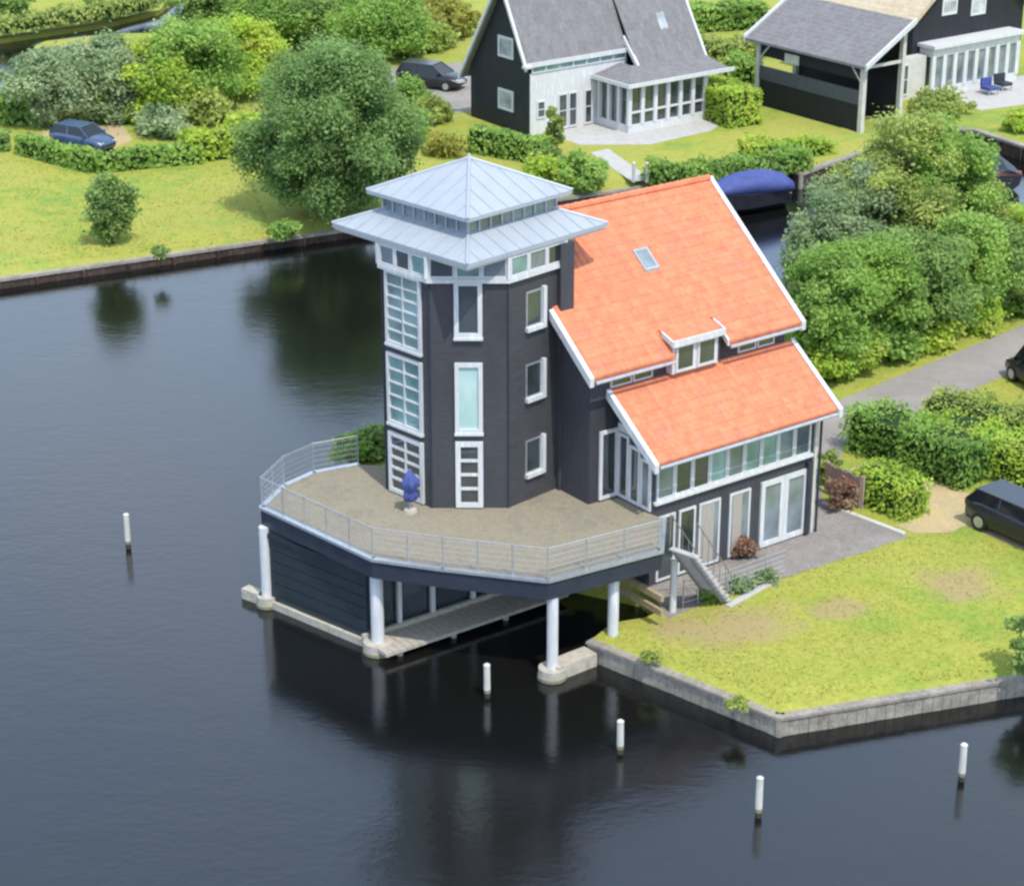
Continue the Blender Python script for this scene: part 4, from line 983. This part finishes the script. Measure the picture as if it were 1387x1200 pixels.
bush('pale clipped mound shaped shrub between the far car and the big tree', at(222, 184), 1.7, 1.5, L_GREY, 2500, .18)
bush('golden green shrub behind the pale mound shaped shrub', at(285, 165), 1.6, 1.8, L_OLIVE, 2500, .2)
bush('lime shrub tucked against the left of the big round tree', at(345, 205), 1.9, 1.9, L_LIME, 3000, .2)
bush('low bright green shrub on the quay left of the tower roof', at(385, 322), .7, .9, L_MID, 2200, .14)
bush('tiny dark shrub on the far quay edge', at(218, 352), .7, .45, L_DEEP, 500, .12)
bush('golden shrub at the top edge left of the gabled house', at(612, 50), 2.3, 2.2, L_GOLD, 3500, .22)
bush('olive shrub below the golden shrub near the drive', at(575, 68), 1.6, 2.0, L_OLIVE, 3000, .22)
bush('golden ground shrub between the big tree and the hedge of the gabled house', at(600, 210), 1.0, 1.5, L_GOLD, 2000, .16)
bush('green shrub right of the big round tree trunk', at(545, 190), 2.0, 1.9, L_MID, 3500, .2)
hedge('hedge', 'clipped green hedge in front of the black gable', [at(642, 205), at(738, 222)], 1.1, 1.35, L_MID, 70, .16, .06)
bush('tall thin climbing shrub against the white wall', at(752, 205), 3.1, .55, L_OLIVE, 1800, .16)
bush('dark round shrub at the end of the clipped hedge', at(742, 226), 1.2, .7, L_DEEP, 1200, .15)
bush('bright green round shrub by the path, behind the tower roof', at(790, 250), 1.5, 1.6, L_MID, 3500, .16)
bush('second green shrub left of the path behind the tower roof', at(735, 248), 1.3, 1.5, L_LIME, 3000, .16)
hedge('hedge', 'bright clipped block hedge right of the sunroom', [at(952, 150), at(1008, 172)], 2.2, 2.0, L_LIME, 60, .17, .05)
hedge('reed_bed', 'strip of green reeds along the far quay left of the blue boat', [at(880, 247), at(955, 240), at(1090, 228)], 1.4, .8, L_MID, 90, .17, .25, cat='reeds')
hedge('hedge', 'low rough hedge along the lawn right of the boat', [at(1010, 215), at(1120, 205)], 1.6, .7, L_LIME, 70, .17, .2)
hedge('hedge', 'dark hedge at the top between the grey and the thatched roofs', [at(925, 42), at(1030, 36)], 2.2, 1.6, L_MID, 45, .24, .2)
hedge('hedge', 'low olive hedge below the dark top hedge', [at(945, 78), at(1025, 72)], 3.0, .9, L_OLIVE, 45, .22, .2)
hedge('hedge', 'mid green hedge left of the boathouse', [at(985, 105), at(1025, 108)], 2.2, 1.2, L_MID, 45, .22, .2)
bush('olive shrub in front of the conservatory', at(1275, 155), 1.2, 2.0, L_OLIVE, 3000, .2)
bush('bright shrub at the right edge above the quay', at(1380, 178), 1.1, 1.2, L_LIME, 1500, .17)
# right-hand wood along the road
G3 = 'trees between the canal and the road'
RT = [
 (1120, 505, 330, 2.0, L_MID, 'bushy green tree foot of the row nearest the orange roof'),
 (1120, 425, 262, 2.0, L_GREY, 'grey green tree rising right beside the orange roof'),
 (1160, 400, 205, 2.3, L_GREY, 'pale grey green tree third along from the blue boat'),
 (1205, 400, 135, 2.7, L_OLIVE, 'tall olive tree whose top reaches the boathouse'),
 (1268, 395, 150, 2.6, L_MID, 'tall tree in front of the conservatory'),
 (1318, 385, 245, 2.4, L_OLIVE, 'olive tree below the small sloop'),
 (1368, 370, 285, 2.6, L_LIME, 'bright green tree at the right edge below the canal'),
 (1175, 480, 320, 2.3, L_MID, 'dense tree beside the road verge right of the lower roof'),
 (1232, 462, 300, 2.3, L_DEEP, 'dark dense tree in the middle of the road row'),
 (1290, 440, 290, 2.3, L_MID, 'mid green tree in the road row right of the dark one'),
 (1345, 420, 300, 2.3, L_DEEP, 'dark green tree near the right end of the road row'),
 (1398, 405, 285, 2.4, L_LIME, 'lime green tree cut off by the right edge above the road')]
for px, pb, pt, r_, lm, lab in RT:
    tree('wayside_tree', lab, 'tree', at(px, pb), hgt(px, pb, pt), r_*1.12, lm, 48000, .11, .0, 52, group=G3, rs=.30)
for px, pb, lab in ((1100, 515, 'low shrub at the verge right of the lower orange roof'), (1150, 508, 'low shrub at the verge, second from the house'), (1205, 488, 'low shrub at the verge, third from the house'), (1262, 468, 'low shrub at the verge, fourth from the house'), (1318, 445, 'low shrub at the verge, fifth from the house'), (1375, 425, 'low shrub at the verge by the right edge')):
    bush(lab, at(px, pb), 1.7, 1.4, [L_LIME, L_MID][px % 2], 2600, .15)
hedge('hedge', 'thick loose green hedge between the road and the sandy path', [at(1168, 600), at(1240, 628), at(1322, 655)], 1.9, 1.5, L_MID, 170, .10, .24)
hedge('hedge', 'broad lime green hedge behind the black hatchback', [at(1270, 610), at(1330, 625), at(1420, 655)], 2.2, 1.3, L_LIME, 170, .10, .24)
hedge('hedge', 'upper loose hedge along the road at the right edge', [at(1262, 572), at(1330, 590), at(1420, 606)], 1.3, 1.2, L_OLIVE, 170, .10, .22)
hedge('hedge', 'yellow green low hedge beside the paved terrace', [at(1165, 672), at(1238, 700)], 1.2, 1.25, L_LIME, 200, .09, .18)
bush('dark overhanging shrub at the right edge of the quay', at(1398, 912), 2.0, .9, L_DEEP, 3500, .12)
bush('green bush behind the deck left of the tower', at(478, 622), .85, .9, L_MID, 3500, .12)
bush('second bush behind the deck hard against the tower', at(508, 616), 1.0, .8, L_DEEP, 3500, .12)
for px, py, lab, lm in ((1005, 800, 'low blue green plant cluster at the edge of the terrace', L_GREY), (1040, 788, 'low grey green plants by the terrace corner', L_GREY), (962, 812, 'small green plant at the foot of the deck staircase', L_MID)):
    bush(lab, at(px, py), .45, .5, lm, 900, .08)
bush('russet red potted shrub against the garden doors', at(1008, 756), .75, .45, L_RED, 1200, .09)
# rose-brown timber screen
a, b = at(1116, 668), at(1166, 690); d = b-a; fsn = Frame((a.x, a.y, 0), math.atan2(d.y, d.x))
sc_ = thing('timber_screen', 'rose brown timber screen fence right of the house corner', 'fence', tuple(a)); L = d.length
m = MB(fsn)
for k in range(int(L/.13)): m.box(k*.13, k*.13+.115, 0, .03, .82, 1.95+.03*math.sin(k*1.7))
m.build('boards', SCREENB, sc_)
for u in (0, L/2, L-.1): MB(fsn).box(u, u+.1, .032, .13, .8, 2.0).build('post', SCREENB, sc_)
# low glass garden rail on the terrace edge
pts = [at(925, 822), at(985, 806), at(1062, 778)]
gr_ = thing('garden_railing', 'low grey wire railing along the lawn side of the terrace', 'railing', tuple(pts[0])); m = MB()
for a, b in zip(pts[:-1], pts[1:]):
    for k in range(5): m.tube(a+Vector((0, 0, .15+.18*k)), b+Vector((0, 0, .15+.18*k)), .01, n=5)
m.build('wires', METAL, gr_)
for a, b in zip(pts[:-1], pts[1:]):
    for i in range(3): p = a+(b-a)*i/3; MB().tube(p, p+Vector((0, 0, .95)), .025, n=6).build('post', METAL, gr_)
# pale curved stone edging
m = MB(); ps = [at(985, 822), at(1015, 806), at(1038, 793), at(1052, 790)]
for a, b in zip(ps[:-1], ps[1:]): m.beam((a.x, a.y, .82), (b.x, b.y, .82), .22, .1)
tag(m.build('stone_edging', STONEP, None, bevel=.02), 'pale curved stone edging between terrace and lawn', 'edging')
# far jetty posts
for px, lab in ((858, 'pale jetty post at the far quay, left one of the two behind the orange roof'), (876, 'pale jetty post at the far quay, right one of the two behind the orange roof')):
    b = at(px, 247); r = thing('jetty_post', lab, 'post', tuple(b), 0, 'pale posts at the far jetty')
    MB().tube(b, b+Vector((0, 0, 1.0)), .09, n=10).build('pile', CREAM, r); MB().tube(b+Vector((0, 0, 1.0)), b+Vector((0, 0, 1.08)), .11, .05, n=10).build('cap', CREAM, r)
# garden chairs at the conservatory
for i, (px, py, lab) in enumerate(((1340, 128, 'navy cushioned garden chair left of a pair by the conservatory'), (1358, 122, 'dark grey cushioned garden chair right of a pair by the conservatory'))):
    b = at(px, py); fr = Frame(tuple(b), rad(30)); r = thing('garden_chair', lab, 'chair', tuple(b), 0, 'cushioned garden chairs')
    mm = BLUEC if i == 0 else FASCIA
    MB(fr).box(-.4, .4, -.4, .4, .3, .48).build('seat', mm, r); MB(fr).box(-.4, .4, .3, .45, .48, .95).build('backrest', mm, r)
    for sx in (-.36, .36):
        for sy in (-.36, .36): MB(fr).box(sx-.03, sx+.03, sy-.03, sy+.03, 0, .3).build('leg', METAL, r)

# ---------------------------------------------------------------- grass tufts on the lawns (uncountable)
L_GRASS = leaf('grass_blades', [(.24, .32, .055), (.34, .375, .07), (.42, .38, .12)], .3)
def inpoly(x, y, P):
    c = np.zeros(len(x), bool); n = len(P)
    for i in range(n):
        x1, y1, x2, y2 = P[i][0], P[i][1], P[(i+1) % n][0], P[(i+1) % n][1]
        if y1 == y2: continue
        c ^= ((y1 > y) != (y2 > y)) & (x < (x2-x1)*(y-y1)/(y2-y1)+x1)
    return c
def grass(polypx, n, size, label):
    P = [at(*q) for q in polypx]; xs = [p.x for p in P]; ys = [p.y for p in P]
    x = rng.uniform(min(xs), max(xs), n); y = rng.uniform(min(ys), max(ys), n); k = inpoly(x, y, P); x, y = x[k], y[k]
    g = np.sin(x*.9+np.sin(y*.7)*2)*np.sin(y*1.1+x*.4); keep = rng.random(len(x)) < .55+.45*g; x, y, g = x[keep], y[keep], g[keep]
    # ragged fringe along the outline
    fx, fy = [], []
    for a, b in zip(P, P[1:]+P[:1]):
        L = (b-a).length; m_ = int(L*14); t = rng.random(m_); fx += list(a.x+(b.x-a.x)*t+rng.normal(size=m_)*.07); fy += list(a.y+(b.y-a.y)*t+rng.normal(size=m_)*.07)
    x = np.concatenate([x, fx]); y = np.concatenate([y, fy]); g = np.concatenate([g, rng.random(len(fx))-.6])
    p = np.stack([x, y, np.full(len(x), .8+size*.15)], 1); a_ = rng.random(len(x))*6.283
    nn = np.stack([.35*np.cos(a_), .35*np.sin(a_), np.ones(len(x))], 1)
    me = leaf_mesh('grass', p, nn, size, .5+.22*g+.3*(rng.random(len(x))-.5)); me.materials.append(L_GRASS)
    o = bpy.data.objects.new('grass', me); C.objects.link(o); tag(o, label, 'grass', kind='stuff')
grass([(845, 862), (912, 842), (985, 826), (1078, 798), (1062, 783), (1232, 728), (1310, 722), (1395, 762), (1395, 898), (1056, 948)], 13000, .05, 'short tufty grass on the lawn in front of the terrace')
grass([(-30, 362), (-30, 222), (30, 218), (130, 240), (205, 232), (330, 222), (360, 300), (440, 312), (445, 306)], 12000, .07, 'mown yellow green grass on the far lawn at the left')

hedge('reed_bed', 'dark reeds along the bank in the upper left corner', [at(-60, 50), at(10, 42), at(80, 32), at(150, 22), at(205, 8)], 1.6, .8, L_OLIVE, 50, .2, .3, cat='reeds')
bush('dark rounded shrub at the extreme upper left', at(20, 20), 1.6, 1.8, L_DEEP, 2200, .2)
bush('dark shrub on the upper left bank beyond the grey channel', at(150, 12), 1.5, 1.8, L_DEEP, 2200, .2)
bush('reddish tan reed clump at the top edge left of the gabled house', at(590, 18), 1.2, 2.2, L_GOLD, 2500, .18)
bush('full green shrub right of the big tree, half hiding the dark car', at(556, 150), 2.1, 1.6, L_MID, 5000, .15)
bush('olive shrub at the foot of the drive below the dark car', at(588, 165), 1.3, 1.4, L_OLIVE, 3500, .15)

bush('russet and pink shrub growing against the timber screen', at(1136, 690), 1.2, .6, L_RED, 2600, .09)
bush('green shrub in the gap between the timber screen and the house corner', at(1122, 655), 1.3, .5, L_OLIVE, 2000, .09)
bush('small olive weeds on the lawn edge near the corner of the foreground quay', at(1000, 957), .22, .4, L_OLIVE, 700, .07)
bush('low weeds on the quay wall edge near the deck column', at(880, 893), .25, .4, L_OLIVE, 600, .06)
